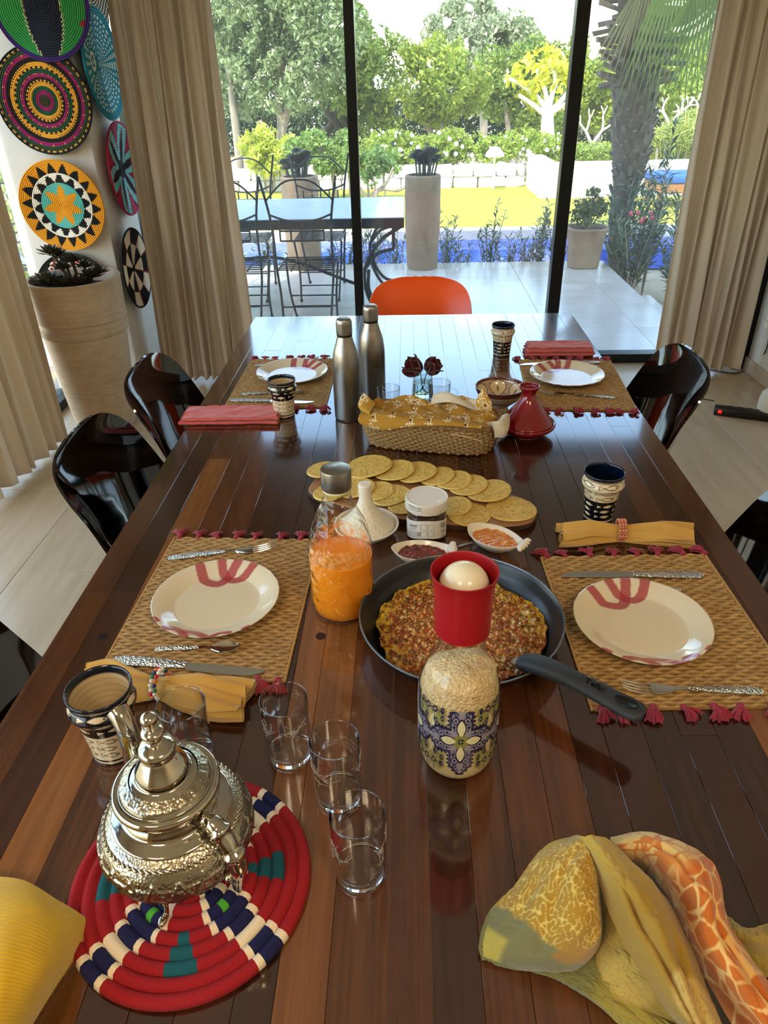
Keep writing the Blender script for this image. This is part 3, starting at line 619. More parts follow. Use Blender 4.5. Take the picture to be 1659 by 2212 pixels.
rw = [w*(XT1-XT0)/sum(rw) for w in rw]
x = XT0; r_ = random.Random(12)
for i, w in enumerate(rw):
    y = YT0
    while y < YT1 - 1e-4:
        L = r_.uniform(.7, 1.7) if i not in (0, len(rw)-1) else r_.uniform(1.1, 1.6)
        if y == YT0: L = r_.uniform(.25, 1.2)
        y1 = y+L
        if YT1 - y1 < .3: y1 = YT1
        z = TT - r_.uniform(0, .0004); e_ = min(i, len(rw)-1-i); q_ = r_.random(); wk = {0: 1, 1: 0, 2: (2 if q_ < .55 else 1)}.get(e_, 0 if q_ < .62 else (1 if q_ < .90 else 2))
        obj('plank', box(x+.0002-tx, x+w-.0002-tx, y+.0002-ty, y1-.0002-ty, TT-.032, z, .0004), m_woods[wk], tb, sm=False); y = y1
    x += w
obj('apron', join(box(XT0+.04-tx, XT1-.04-tx, YT0+.05-ty, YT0+.07-ty, .62, TT-.033), box(XT0+.04-tx, XT1-.04-tx, YT1-.07-ty, YT1-.05-ty, .62, TT-.033),
    box(XT0+.04-tx, XT0+.06-tx, YT0+.05-ty, YT1-.05-ty, .62, TT-.033), box(XT1-.06-tx, XT1-.04-tx, YT0+.05-ty, YT1-.05-ty, .62, TT-.033)), m_wood2, tb, sm=False)
for a in (XT0+.05, XT1-.13):
    for b in (YT0+.06, YT1-.14): obj('leg', box(a-tx, a+.08-tx, b-ty, b+.08-ty, 0, .70, .006, 2), m_wood2, tb)
for px, py in ((222, 1375), (693, 1374), (428, 1000), (1228, 1235)):
    q = at(px, py); obj('plug', lathe([(.001, TT+.0003), (.0085, TT+.0003), (.0085, TT-.002)], 20), m_plug, tb, loc=(q.x-tx, q.y-ty, 0))
# moulded chairs
m_blk = M('black_gloss_shell', '040404', .06, coat=1.0); m_org = M('orange_shell', 'f25410', .28, sss=.0); m_chrome = M('chrome', 'c8c8c8', .12, 1.0); m_blkm = M('black_metal', '101010', .4, .5)
def chair(label, x, y, rz, mat, group=None):
    """shell chair; local +y is where the sitter looks; origin on the floor below the seat"""
    t = thing('shell_chair', label, 'chair', (x, y, 0), rz, group)
    # profile in (y,z) with half width and side lift (curl), edge curl at the back
    prof = [(.225, .425, .175, .0), (.205, .445, .20, .006), (.15, .447, .222, .02), (.05, .435, .232, .04), (-.06, .43, .234, .06), (-.14, .445, .232, .08), (-.195, .50, .228, .085),
            (-.225, .58, .222, .075), (-.245, .66, .212, .06), (-.262, .73, .205, .040), (-.273, .775, .182, .022), (-.278, .800, .146, .011), (-.279, .812, .108, .005), (-.279, .817, .062, .002), (-.279, .819, .02, .0)]
    A = spl([(a, b, c) for a, b, c, d in prof], 44); D = spl([(d, 0) for a, b, c, d in prof], 44)[:, 0]; m = 29
    u = np.linspace(-1, 1, m); P = np.zeros((44, m, 3)); dA = np.gradient(A, axis=0)
    for i in range(44):
        ty_, tz_ = dA[i, 0], dA[i, 1]; n_ = math.hypot(ty_, tz_); ny, nz = -tz_/n_, ty_/n_
        if nz < 0 or (abs(nz) < .3 and ny < 0): pass
        ny, nz = (tz_/n_, -ty_/n_) if True else (ny, nz)          # towards the sitter
        c = D[i]*np.abs(u)**2.6
        P[i, :, 0] = A[i, 2]*np.sign(u)*np.abs(u)**.95; P[i, :, 1] = A[i, 0]+ny*c; P[i, :, 2] = A[i, 1]+nz*c
    obj('seat_shell', shell(P, .006), mat, t, ang=60)
    for sx_ in (-1, 1):
        for sy_, y0 in ((1, .12), (-1, -.10)):
            obj('leg', tube([(sx_*.09, y0, .425), (sx_*.215, y0+sy_*.12, .0)], [.009, .008], 8), m_blkm, t)
    obj('frame', join(tube([(-.09, .12, .42), (.09, .12, .42)], .006, 6), tube([(-.09, -.10, .42), (.09, -.10, .42)], .006, 6), tube([(-.13, .15, .3), (.13, -.14, .3)], .004, 6), tube([(.13, .15, .3), (-.13, -.14, .3)], .004, 6)), m_blkm, t)
    return t
g_ = None
chair('black shell chair on the left side of the table, beside the tall clay planter', -.515, 2.0, -PI/2, m_blk)
chair('black shell chair on the left side of the table, second from the window', -.515, 1.53, -PI/2, m_blk)
chair('black shell chair at the lower left edge, nearest of the left-hand chairs', -.575, .80, -PI/2, m_blk)
chair('black shell chair on the right side near the window and power strip', .56, 2.03, PI/2, m_blk)
chair('black shell chair on the right side cut by the right picture edge', .555, 1.16, PI/2, m_blk)
chair('bright orange shell chair at the far head of the table', .055, 2.74, PI, m_org)
# ------------------------------------------------------------------ tall indoor planter
pp = at(212, 880, .0); 
rim_l, rim_r = atY(60, 600, 3.42), atY(251, 585, 3.42)
pcx, pcr = (rim_l.x+rim_r.x)/2, (rim_r.x-rim_l.x)/2
pz = (rim_l.z+rim_r.z)/2 - .01
t = thing('tall_planter', 'tall tapered clay planter with dry succulents at the corner pillar', 'planter', (pcx, 3.42, 0))
m_terra = M('pale_clay', 'b39a7e', .85, noise=(26, '957d62', .6, (.5, .5, 3)), noise2=(5, 'd0b697', .5), bump=('noise', 90, .25, .002))
m_terra2 = M('pale_clay_band', 'a58a6c', .85, bump=('noise', 120, .3, .002))
pf = [(.001, 0), (pcr*.66, 0), (pcr*.68, .01)] + [(pcr*(.68+.32*(z/pz)**.8), z) for z in np.linspace(.05, pz-.26, 10)]
zb = pz-.25; rb = pcr*.955
pf += [(rb, zb), (rb+.004, zb+.012), (rb+.004, zb+.03), (rb-.006, zb+.036), (rb-.006, zb+.058), (rb+.006, zb+.064)] + [(pcr*(.965+.035*k), zb+.07+k*(pz-zb-.075)) for k in (.2, .6, .95)] + [(pcr+.002, pz-.004), (pcr-.004, pz), (pcr-.02, pz-.003), (pcr-.028, pz-.02), (pcr-.035, pz-.12), (.001, pz-.12)]
obj('pot', lathe(pf, 64), m_terra, t)
obj('soil', lathe([(.001, pz-.055), (pcr-.032, pz-.06)], 30), m_soil2, t)
P = []; rr = random.Random(3)
for (dx, dy, dz, r_) in ((-.07, 0, .13, .06), (-.05, .02, .12, .05), (.0, .03, .09, .055), (.03, -.02, .10, .05), (.05, .04, .06, .05), (-.02, -.04, .07, .05), (-.09, -.04, .0, .085), (-.12, .02, -.01, .08), (.0, -.06, -.01, .08), (.08, 0, .02, .06), (.10, .05, .03, .05), (.06, -.06, .0, .06)):
    P.append(rosette((dx*1.1, dy, pz+dz-.03), r_*1.25, 46, 1, up=1.25, asp=.26)); P.append(tube(spl([(dx*.5, dy*.6, pz-.08), (dx*.6+.01, dy*.9, pz-.03+dz*.4), (dx, dy, pz+dz-.03)], 6), .007, 6))
obj('succulent', join(*P), m_succ2, t, ang=20)
# ------------------------------------------------------------------ coiled wall discs
m_yarn = M('coiled_yarn', attr=True, rough=.9, bump=('noise', 260, .3, .001))
def cols(*h): return np.array([hx(x) for x in h])
def disc_vf(R, nring, pat, spr=2, nseg=220, hump=.6, thick=.008, bowl=0., rx=1.0, ring_t=None, flat_back=True):
    """coiled mat in the xy plane, facing +z: ridge per coil, colour per coil and angle"""
    dr = R/nring; th = np.arange(nseg)/nseg*2*PI; P = []; Cc = []
    for i in range(nring):
        for f in (0.0, .16, .5, .84):
            r = (i+f)*dr; z = thick*(.25+.75*math.sqrt(max(0, 1-(2*f-1)**2))**.8) if f > 0 else thick*.25
            z += bowl*(r/R)**2
            P.append(np.stack([r*np.cos(th)*rx+1e-6, r*np.sin(th), np.full(nseg, z)], 1)); Cc.append(i)
    P.append(np.stack([R*np.cos(th)*rx, R*np.sin(th), np.full(nseg, thick*.2+bowl)], 1)); P.append(np.stack([R*np.cos(th)*rx*.97, R*np.sin(th)*.97, np.full(nseg, -.001+bowl*.9)], 1)); P.append(np.stack([.001*np.cos(th), .001*np.sin(th), np.full(nseg, -.001)], 1))
    V, F = G(np.array(P), False, True, True)
    ring = np.repeat(np.array([min(c, nring-1) for c in Cc] + [nring-1, nring-1]), nseg)          # one per face row
    ang = np.tile(th+PI/nseg, len(P)-1); return V, F, pat(ring, ang, nring)
def stepw(i, a, k, i0, i1, w0, w1):
    """triangle pointing between rings i0..i1, k teeth: half-width runs w0..w1 of the tooth pitch"""
    ph = (a*k/(2*PI)) % 1.0 - .5; f = np.clip((i-i0)/max(1, (i1-i0)), 0, 1); return (np.abs(ph) < (w0+(w1-w0)*f)/2) & (i >= i0) & (i <= i1)
def pat_star(i, a, n):           # 24 rings
    c = cols('e59a1c', '15120f', 'f0e6d2', '5db7a8'); o = np.zeros(len(i), int)
    o[(i >= 17) & (i < 23)] = 1; o[stepw(i, a, 18, 17, 22, .15, 1.0)] = 0; o[i >= 22] = 0
    o[(i >= 12) & (i < 17)] = 1; o[stepw(i, a+.15, 14, 12, 16, .05, .85)] = 2; o[i == 16] = 2
    o[(i < 12)] = 3; o[(i < 6)] = 0; o[stepw(i, a+.1, 7, 6, 10, .8, .12)] = 0; return c[o]
def pat_rings(i, a, n):          # 26 rings
    seq = 'ddmmgwobgmmKgokomGgmmKowokgmmggykK'; c = dict(d='3a3a1d', m='97205a', g='1d4a2e', w='1d1714', o='e6a332', b='1d1714', K='1d1714', k='1d1714', G='234a30', y='c9a24a')
    base = ['d', 'd', 'd', 'm', 'm', 'g', 'g', 'o', 'o', 'k', 'k', 'm', 'm', 'g', 'g', 'k', 'o', 'o', 'k', 'k', 'm', 'm', 'g', 'd', 'y', 'K']
    C3 = np.array([hx(c[base[min(int(k), 25)]]) for k in range(n)])[i]; blk = np.array(hx('1d1714')); gr = np.array(hx('e6a332'))
    dash = (np.floor(a*38/(2*PI)*1.0*(1+i*.06)) % 2 == 0)
    for k in (9, 15): C3[(i == k) & dash] = gr
    C3[(i == 24) & dash] = blk; C3[(i == 8) & ((a*30/PI) % 1 < .25)] = blk; C3[(i == 17) & ((a*36/PI) % 1 < .2)] = blk
    C3[(i == 4) & ((a*12/PI) % 1 < .2)] = blk; C3[(i == 12) & ((a*25/PI) % 1 < .12)] = gr; C3[(i == 21) & ((a*30/PI) % 1 < .12)] = gr; return C3
def pat_green(i, a, n):
    c = cols('2f8a3f', '161a26', '3a1f63', 'd7c792', 'a3252b'); o = np.zeros(len(i), int); x = i/n*np.cos(a); y = i/n*np.sin(a)
    leaf = np.abs(x) < .36*np.sqrt(np.clip(1-(y+.05)**2*1.15, 0, 1)); ed = (np.abs(np.abs(x)-.36*np.sqrt(np.clip(1-(y+.05)**2*1.15, 0, 1))) < .022) & ((i+np.floor(a*40)) % 2 == 0)
    o[leaf] = 1; o[ed] = 3; o[i >= n-2] = 2; o[(x > .72) & (np.abs(y+.35) < .09*(1.0-(.95-x)*2.5)) & (i < n-2)] = 4; return c[o]
def pat_swirl(i, a, n):
    c = cols('15130f', 'efe2cf', 'b3242c'); ph = ((a+i*.12)*7/(2*PI)) % 1; o = np.where(ph < .4, 1, 0); o[(ph > .14) & (ph < .26)] = 2; o[i >= n-2] = 0; return c[o]
def pat_fish(i, a, n):
    c = cols('1f7f8e', 'e7dfc8'); o = np.zeros(len(i), int); x = i/n*np.cos(a); y = i/n*np.sin(a)
    o[((i % 2) == 0) & ((np.floor(a*n*.55+i)) % 2 == 0) & (i < n-2)] = 1; rr_ = np.hypot(x+.35, y-.05); o[(rr_ < .22)] = 0; o[(rr_ < .16) & (rr_ > .10)] = 1; o[rr_ < .04] = 1
    o[(np.abs(x+.05) < .05)] = 0; o[i >= n-2] = 0; return c[o]
def pat_tri(i, a, n):
    c = cols('191613', '6fb3ae', 'a31c3c'); ph = (a*6/(2*PI)) % 1-.5; f = i/n; o = np.zeros(len(i), int)
    o[np.abs(ph) > .5-.42*(1-f)*1.2] = 0; v = np.abs(np.abs(ph)-.42*f); o[(v < .13) & (i > 3)] = 1; o[(np.abs(ph) < .3*f-.1) & (i > n*.45)] = 2; o[(v > .12) & (v < .15) & (i > 3)] = 2; o[i >= n-1] = 2; return c[o]
def pat_bw(i, a, n):
    c = cols('12110f', 'e6d9c2', '9c2030'); ph = (a*5/(2*PI)) % 1; k = (ph < .5) ^ (i > n*.55); o = np.where(k, 0, 1); o[(np.abs(ph-.5) < .018) | (ph < .015)] = 2; o[i < 2] = 0; o[i >= n-1] = 0; return c[o]
def pat_dot(i, a, n):
    c = cols('1b1a1a', 'e9e2d2'); o = ((np.floor(a*n*.5)+i) % 2 == 0).astype(int); return c[o]
def pat_trivet(i, a, n):         # 9 coils, four crosses
    c = cols('9c1620', '161a4c', 'efe0c4', '155a66', '4fae3a'); o = np.zeros(len(i), int); ph = np.abs(((a-TRV+PI/4) % (PI/2))-PI/4)   # 0 on the cross axes
    w = ph*(i+.5)                                                 # arc length in coils
    navy = np.array([0, .2, .55, 1.1, 1.25, .9, .0, .85, .85])[i]; wh = np.array([0, .3, .45, .45, .45, .45, .0, .45, .45])[i]
    o[w < navy+wh] = 2; o[w < navy] = 1; o[(i == 6) & (w < 1.1)] = 2; o[(i == 3) & (w < .28)] = 4
    q = (PI/4-ph)*(i+.5); o[(i == 6) & (q < 1.1)] = 3; o[(i == 5) & (q < .75)] = 3; o[(i == 4) & (q < .4)] = 3; return c[o]
def wall_disc(label, c, R, nring, pat, face, spin=0, tilt=0, rx=1., bowl=0.02):
    V, F, fc = disc_vf(R, nring, pat, thick=.010, bowl=bowl, rx=rx)
    o = obj('woven_disc', (V, F), m_yarn, None, fcol=fc, ang=0)
    rot = Matrix.Rotation(tilt, 4, 'Z') @ (Matrix.Rotation(PI/2, 4, 'X') if face == 'y' else Matrix.Rotation(PI/2, 4, 'Z') @ Matrix.Rotation(PI/2, 4, 'X')) @ Matrix.Rotation(spin, 4, 'Z')
    o.matrix_world = Matrix.Translation(c) @ rot; return meta(o, label, 'wall disc')
Yd = PY0-.012
def dy(px, py, off=0): v = atY(px, py, Yd-off); return v
c1 = dy(90, 8, .035); wall_disc('round green woven disc with a dark leaf shape and purple rim, top left', c1, .215, 22, pat_green, 'y', .0)
c2 = dy(99, 218, .015); wall_disc('woven disc of narrow magenta, green and gold rings on black', c2, .222, 26, pat_rings, 'y', .4)
c3 = dy(138, 444, .03); wall_disc('orange woven disc with a seven-pointed star and black and white teeth', c3, .208, 24, pat_star, 'y', .25)
c4 = dy(172, 636, .005); wall_disc('black woven disc with red and white swirls half hidden by the planter', c4, .215, 22, pat_swirl, 'y', .5)
Xd = PX1+.012
def dx_(px, py, off=0): return atX(px, py, Xd+off)
wall_disc('dark speckled woven disc at the very top of the pillar side', dx_(185, -8, .0), .20, 18, pat_dot, 'x')
wall_disc('teal woven disc with white dashes and an eye ring on the pillar side', dx_(212, 140, .02), .235, 20, pat_fish, 'x', rx=1.0)
wall_disc('turquoise, red and black woven disc on the pillar side, below the teal one', dx_(260, 366, .01), .222, 20, pat_tri, 'x', .2)
wall_disc('black and cream woven disc lowest on the pillar side beside the curtain', dx_(286, 580, .02), .205, 20, pat_bw, 'x', .3)
# ------------------------------------------------------------------ right corner: power strip, speaker, cables, socket
p1s, p2s = at(1545, 875, .045), at(1625, 885, .045)
t = thing('power_strip', 'black power strip with a glowing red switch on the floor by the right wall', 'power strip', (p1s.x, p1s.y, 0), math.atan2(p2s.y-p1s.y, p2s.x-p1s.x))
m_bp = M('black_plastic', '0d0d0e', .35)
obj('body', box(0, .26, -.028, .028, 0, .042, .006, 2), m_bp, t)
for i in range(4): obj('socket', lathe([(.001, .036), (.017, .036), (.019, .0425), (.021, .0425)], 20), m_blkm, t, loc=(.075+.045*i, 0, .001))
obj('switch', box(.018, .036, -.0295, -.026, .014, .032, .002), M('red_switch', 'ff2a1c', .3, emis=('ff2016', 2.2)), t)
sp = at(1650, 900, .0)
t = thing('round_speaker', 'small rounded cream fabric speaker on the floor at the right edge', 'speaker', (sp.x+.035, sp.y, 0))
obj('body', lathe([(.001, 0), (.05, 0), (.068, .01), (.075, .04), (.075, .09), (.068, .125), (.05, .142), (.001, .145)], 40), M('speaker_fabric', 'cfc6b8', .95, bump=('vor', 700, .3, .001)), t)
obj('top_plate', lathe([(.001, .1452), (.042, .1455), (.045, .1445)], 32), M('speaker_top', 'ded8cc', .5), t)
def cable(label, pts, r=.0035): return meta(obj('cable', tube(spl(pts, 60), r, 8), m_bp), label, 'cable')
def F3(px, py, z=.0045): return tuple(at(px, py, z))
cable('black cable curving across the floor from the curtain up to the wall socket', [F3(1500, 790), F3(1545, 800), F3(1590, 806), F3(1630, 790, .01), tuple(atX(1655, 755, XR-.02)), tuple(atX(1662, 715, XR-.012))])
cable('short black cable running from the power strip under the right chair', [F3(1440, 855), F3(1480, 860), F3(1510, 860), F3(1542, 866, .02)])
ws = atX(1664, 700, XR); obj_ = meta(obj('wall_socket', join(box(XR-.012, XR, ws.y-.04, ws.y+.04, ws.z-.04, ws.z+.04, .004), box(XR-.035, XR-.012, ws.y-.02, ws.y+.02, ws.z-.02, ws.z+.02, .005)), M('socket_white', 'e8e4dc', .4)), 'white wall socket with plug at the right picture edge', 'socket')
# ================================================================== on the table
TZ = TT + .0004
def sm(e0, e1, x): t = np.clip((x-e0)/(e1-e0), 0, 1); return t*t*(3-2*t)
def mixc(a, b, t): t = np.asarray(t)[:, None]; return a*(1-t)+b*t
def C(h): return np.array(hx(h))
def resamp(prof, n):
    p = np.array(prof, float); d = np.concatenate([[0], np.cumsum(np.hypot(*np.diff(p, axis=0).T))]); s = np.linspace(0, d[-1], n)
    return np.stack([np.interp(s, d, p[:, 0]), np.interp(s, d, p[:, 1])], 1)
def copy_thing(root, loc, rz=0, label=None, scale=None):
    r = root.copy(); COL.objects.link(r); r.location = loc; r.rotation_euler = (0, 0, rz)
    if label: r['label'] = label
    if scale is not None: r.scale = scale
    for ch in list(root.children):
        c = ch.copy(); COL.objects.link(c); c.parent = r
        for g in ch.children:
            d = g.copy(); COL.objects.link(d); d.parent = c
    return r
# ---- placemats -----------------------------------------------------
MW, MD = .288, .385
def mat_weave():
    rows, sx_ = 50, 11; nx, ny = sx_*12+1, rows*5+1
    X, Y = np.meshgrid(np.linspace(-MW/2, MW/2, nx), np.linspace(-MD/2, MD/2, ny), indexing='ij')
    row = (Y+MD/2)/MD*rows; k = np.floor(np.minimum(row, rows-.01)); f = row-k; ph = X/MW*sx_*2*PI
    par = (k % 2)*PI + .35*np.sin(k*1.7)
    hgt = np.abs(np.sin(PI*np.clip(f, 0, 1)))**.6*(.0027+.0010*np.cos(ph+par))
    sh = .0014*np.sin(ph+par+.8)*np.sin(PI*f) ; wob = .0012*np.sin(Y*60)+.0008*np.sin(Y*170)
    P = np.stack([X+wob*np.sign(X)*(np.abs(X) > MW/2-.004), Y+sh, .0018+hgt], 2); P[0, :, 2] = P[-1, :, 2] = .001
    V, F = G(P); r = np.random.default_rng(4)
    cell = r.uniform(0, 1, (rows+1, sx_*2+2)); t = cell[k.astype(int), np.floor((ph+par)/PI).astype(int) % (sx_*2)]
    c = mixc(C('bf9b62'), C('9c7a48'), t.ravel()); c = mixc(c, C('dabb84'), (r.uniform(0, 1, t.size) > .85)*.5)
    c = mixc(c, C('6b4a22'), (1-np.abs(np.sin(PI*f.ravel()))**.8)*.9); c = mixc(c, C('5a3c1c'), sm(.0, -.9, np.cos((ph+par).ravel()))*.22)  # shading of row gaps and strand dips put into the straw colour
    B, Fb = box(-MW/2, MW/2, -MD/2, MD/2, 0.0, .0017); return (V, F), c, (B, Fb)
vf_, c_, bb_ = mat_weave()
m_straw = M('straw', attr=True, rough=.62, spec=.4); m_straw2 = M('straw_backing', 'b18a50', .7)
m_tas = M('tassel_yarn', '8c1c32', .9, noise=(300, 'b03a50', .5), sheen=.2)
me_w = mkmesh('weave', vf_[0], vf_[1], m_straw, True, c_, 0); me_b = mkmesh('backing', bb_[0], bb_[1], m_straw2, False)
ed = np.array([(sx_*MW/2, y, .0022) for sx_ in (1,) for y in np.linspace(-MD/2, MD/2, 60)])
me_e = mkmesh('edge_binding', *tube(ed, [.0022+.0006*(i % 2) for i in range(60)], 6), m_straw2, ang=0)
def tassel_mesh(seed):
    r = np.random.default_rng(seed); P = [sphere((0, -.001, .0055), .0056, 6, 9, (1, 1, .9))]
    for i in range(30):
        a = r.uniform(-.75, .75); z = r.uniform(.0, .007); L = r.uniform(.017, .028)
        z *= 1.3; P.append(tube(spl([(a*.002, .001, .004+z*.3), (math.sin(a)*L*.5, L*.55, .003+z), (math.sin(a)*L+r.uniform(-.002, .002), L*math.cos(a)+.002, .001+z*.5)], 4), .0016, 4))
    return mkmesh('tassel', *join(*P), m_tas, ang=0)
TAS = [tassel_mesh(i) for i in range(4)]
def placemat(c, rz, label, w=1.0, d=1.0):
    t = thing('placemat', label, 'placemat', (c[0], c[1], TZ), rz, 'woven straw placemats with red tassels'); t.scale = (w, d, 1)
    link('weave', me_w, t); link('backing', me_b, t); link('edge_binding', me_e, t); link('edge_binding', me_e, t, rot=(0, 0, PI))
    for s_ in (-1, 1):
        for i in range(8):
            x = -MW/2+.004 + (MW-.008)*i/7 + rnd.uniform(-.007, .007)
            sc = rnd.uniform(.8, 1.05); link('tassel', TAS[rnd.randrange(4)], t, (x, s_*(MD/2-.001), 0), (0, 0, (0 if s_ > 0 else PI)+rnd.uniform(-.55, .55)), (sc, sc, sc))
    return t
placemat((-.322, .972), -.035, 'straw placemat with red tassels at the near left setting, beside the orange juice', 1.0, 1.0)
placemat((.405, .915), .03, 'straw placemat with red tassels at the near right setting, under the pan handle', 1.05, .98)
placemat((-.362, 2.015), -.01, 'straw placemat with red tassels at the far left setting, beside the steel bottles', .97, 1.02)
placemat((.482, 1.978), -.06, 'straw placemat with red tassels at the far right setting, before the right chair', .97, 1.02)
MZ = TZ + .0050
# ---- plates ----------------------------------------------------------
R_ = .1065
pp_ = [(.0005, .0075), (.066, .0072), (.074, .0085), (.084, .0135), (.095, .0185), (.1045, .0215), (.1065, .0222), (.1068, .0210), (.104, .0195), (.094, .0160), (.080, .0095), (.068, .003), (.055, .0), (.0005, .0)]
PP = resamp(spl([(a, b) for a, b in pp_], 60), 110); V, F = lathe(PP, 260)
def sdist(V, pts):
    s = spl(pts, 40)*R_; d = np.full(len(V), 9.); 
    for q in s: d = np.minimum(d, np.hypot(V[:, 0]-q[0], V[:, 1]-q[1]))
    return d
col_ = np.tile(C('ddcfb0'), (len(V), 1)); col_ = mixc(col_, C('d8c7a4'), sm(.068, .055, np.hypot(V[:, 0], V[:, 1]))*.6)
red = C('a5303c'); top = V[:, 2] > -1
for pts, w in (([(-.50, .80), (-.36, .55), (-.12, .47), (.02, .66), (.12, .97)], .088), ([(-.16, .95), (-.08, .72), (.10, .58), (.28, .66), (.42, .90)], .082),
               ([(-.56, -.80), (-.36, -.80), (-.20, -.97)], .07), ([(-.24, -.82), (-.05, -.86), (.12, -.99)], .07), ([(.22, -.95), (.30, -.86), (.44, -.85)], .055), ([(-.80, -.60), (-.74, -.64)], .055), ([(.62, -.76), (.70, -.70)], .03)):
    d = sdist(V, pts)/R_; col_ = mixc(col_, red*(1.0 + .25*np.sin(V[:, 0:1]*260)*.3).mean(), sm(w, w-.012, d)*.88)
m_cer = M('glazed_plate', attr=True, rough=.12, coat=.4)
me_p = mkmesh('plate', V, F, m_cer, True, col_, 0)
def plate(px, py, label, rz=0, z=MZ):
    q = at(px, py, z+.012); o = link('plate', me_p, None, (q.x, q.y, z), (0, 0, rz)); return meta(o, label, 'plate', 'cream plates with red brush strokes')
plate(468, 1296, 'cream plate with red brush strokes at the near left setting', -.05)
plate(1385, 1345, 'cream plate with red brush strokes at the near right setting', .12)
plate(631, 806, 'cream plate with red brush strokes at the far left setting', -.5)
plate(1224, 811, 'cream plate with red brush strokes at the far right setting', .2)
# ---- cutlery -----------------------------------------------------------
m_ham = M('hammered_steel', 'cfcac0', .22, 1.0, bump=('vor', 300, 1.0, .003)); m_ste = M('polished_steel', 'd2cfc8', .12, 1.0)
def ribbon(sec, t=.0016, m=9):
    """sec: (x, y offset, half width, z, dish)"""
    S = spl(sec, 44); u = np.linspace(-1, 1, m); P = np.zeros((44, m, 3))
    P[:, :, 0] = S[:, 0:1]; P[:, :, 1] = S[:, 1:2]+S[:, 2:3]*u; P[:, :, 2] = S[:, 3:4]+S[:, 4:5]*u**2 + t/2; return shell(P, t)
HAND = [(0, 0, .003, .001, 0), (.006, 0, .0070, .001, -.0006), (.03, 0, .0075, .0025, -.0008), (.07, 0, .0060, .0035, -.0008), (.098, 0, .0036, .0045, -.0004)]
def mk_fork():
    h = ribbon(HAND); b = ribbon([(.097, 0, .0036, .0045, -.0002), (.112, 0, .0028, .004, 0), (.122, 0, .0075, .001, .001), (.136, 0, .0108, .0002, .0012), (.146, 0, .0110, .001, .001)], .0015)
    T = [tube(spl([(.145, y, .0022), (.162, y, .0042), (.178, y*.96, .0095), (.188, y*.94, .0155)], 8), [.0013]*6+[.001, .0005], 6, flat=.7) for y in (-.0092, -.0031, .0031, .0092)]
    return [('handle', mkmesh('handle', *h, m_ham, ang=40)), ('tines', mkmesh('tines', *join(b, *T), m_ste, ang=40))]
def mk_spoon():
    h = ribbon([(a*.85, b, c*.85, d, e) for a, b, c, d, e in HAND]); b = ribbon([(.083, 0, .003, .0045, 0), (.10, 0, .0028, .005, 0), (.108, 0, .008, .002, .003), (.122, 0, .0148, .0002, .006), (.138, 0, .0140, .0008, .0055), (.150, 0, .0085, .0035, .003), (.155, 0, .001, .006, 0)], .0012)
    return [('handle', mkmesh('handle', *h, m_ham, ang=40)), ('bowl', mkmesh('bowl', *b, m_ste, ang=60))]
def mk_knife():
    h = ribbon([(0, 0, .004, .002, -.001), (.01, 0, .0085, .002, -.001), (.05, 0, .0088, .003, -.001), (.095, 0, .0065, .003, -.001), (.104, 0, .006, .003, -.001)], .003)
    b = ribbon([(.103, .0, .0058, .0028, 0), (.112, -.001, .0075, .0022, 0), (.15, -.0012, .0085, .0012, 0), (.19, -.0005, .0075, .0008, 0), (.205, .002, .0045, .0008, 0), (.213, .005, .0008, .0008, 0)], .0011)
    return [('handle', mkmesh('handle', *h, m_ham, ang=40)), ('blade', mkmesh('blade', *b, m_ste, ang=40))]
KIT = {'fork': (mk_fork(), .188), 'spoon': (mk_spoon(), .155), 'knife': (mk_knife(), .213)}
def cutlery(kind, a, b, label, z=MZ, flip=1):
    """a: pixel of the handle end, b: pixel of the tip"""
    p, q = at(*a, z), at(*b, z); parts, L = KIT[kind]; d = q-p; t = thing(kind, label, kind, (p.x, p.y, z), math.atan2(d.y, d.x), 'cutlery with hammered handles'); s = d.length/L; t.scale = (s, s*.95*flip if flip > 0 else s*.95, min(s, 1.0))
    for n_, me in parts: link(n_, me, t)
cutlery('fork', (362, 1207), (600, 1184), 'steel fork above the near left plate, tines to the right')
cutlery('spoon', (334, 1403), (518, 1402), 'small steel spoon just below the near left plate')
cutlery('knife', (246, 1428), (573, 1455), 'steel knife along the lower edge of the near left placemat, behind the yellow napkin')
cutlery('knife', (1517, 1245), (1212, 1243), 'steel knife above the near right plate, blade to the left')
cutlery('spoon', (1470, 1275), (1292, 1266), 'spoon mostly hidden behind the near right plate')
cutlery('fork', (1647, 1494), (1338, 1490), 'steel fork below the near right plate, tines beside the pan handle')
cutlery('fork', (549, 791), (690, 781), 'fork half hidden behind the far left plate')
cutlery('spoon', (520, 852), (658, 849), 'spoon below the far left plate, behind the fish cup')
cutlery('knife', (496, 866), (678, 870), 'knife on the near edge of the far left placemat, behind the fish cup')
cutlery('knife', (1296, 784), (1122, 788), 'knife beside the coral napkin above the far right plate')
cutlery('spoon', (1290, 791), (1165, 795), 'spoon half hidden behind the far right plate')
cutlery('fork', (1329, 860), (1160, 849), 'fork below the far right plate, tines to the left')
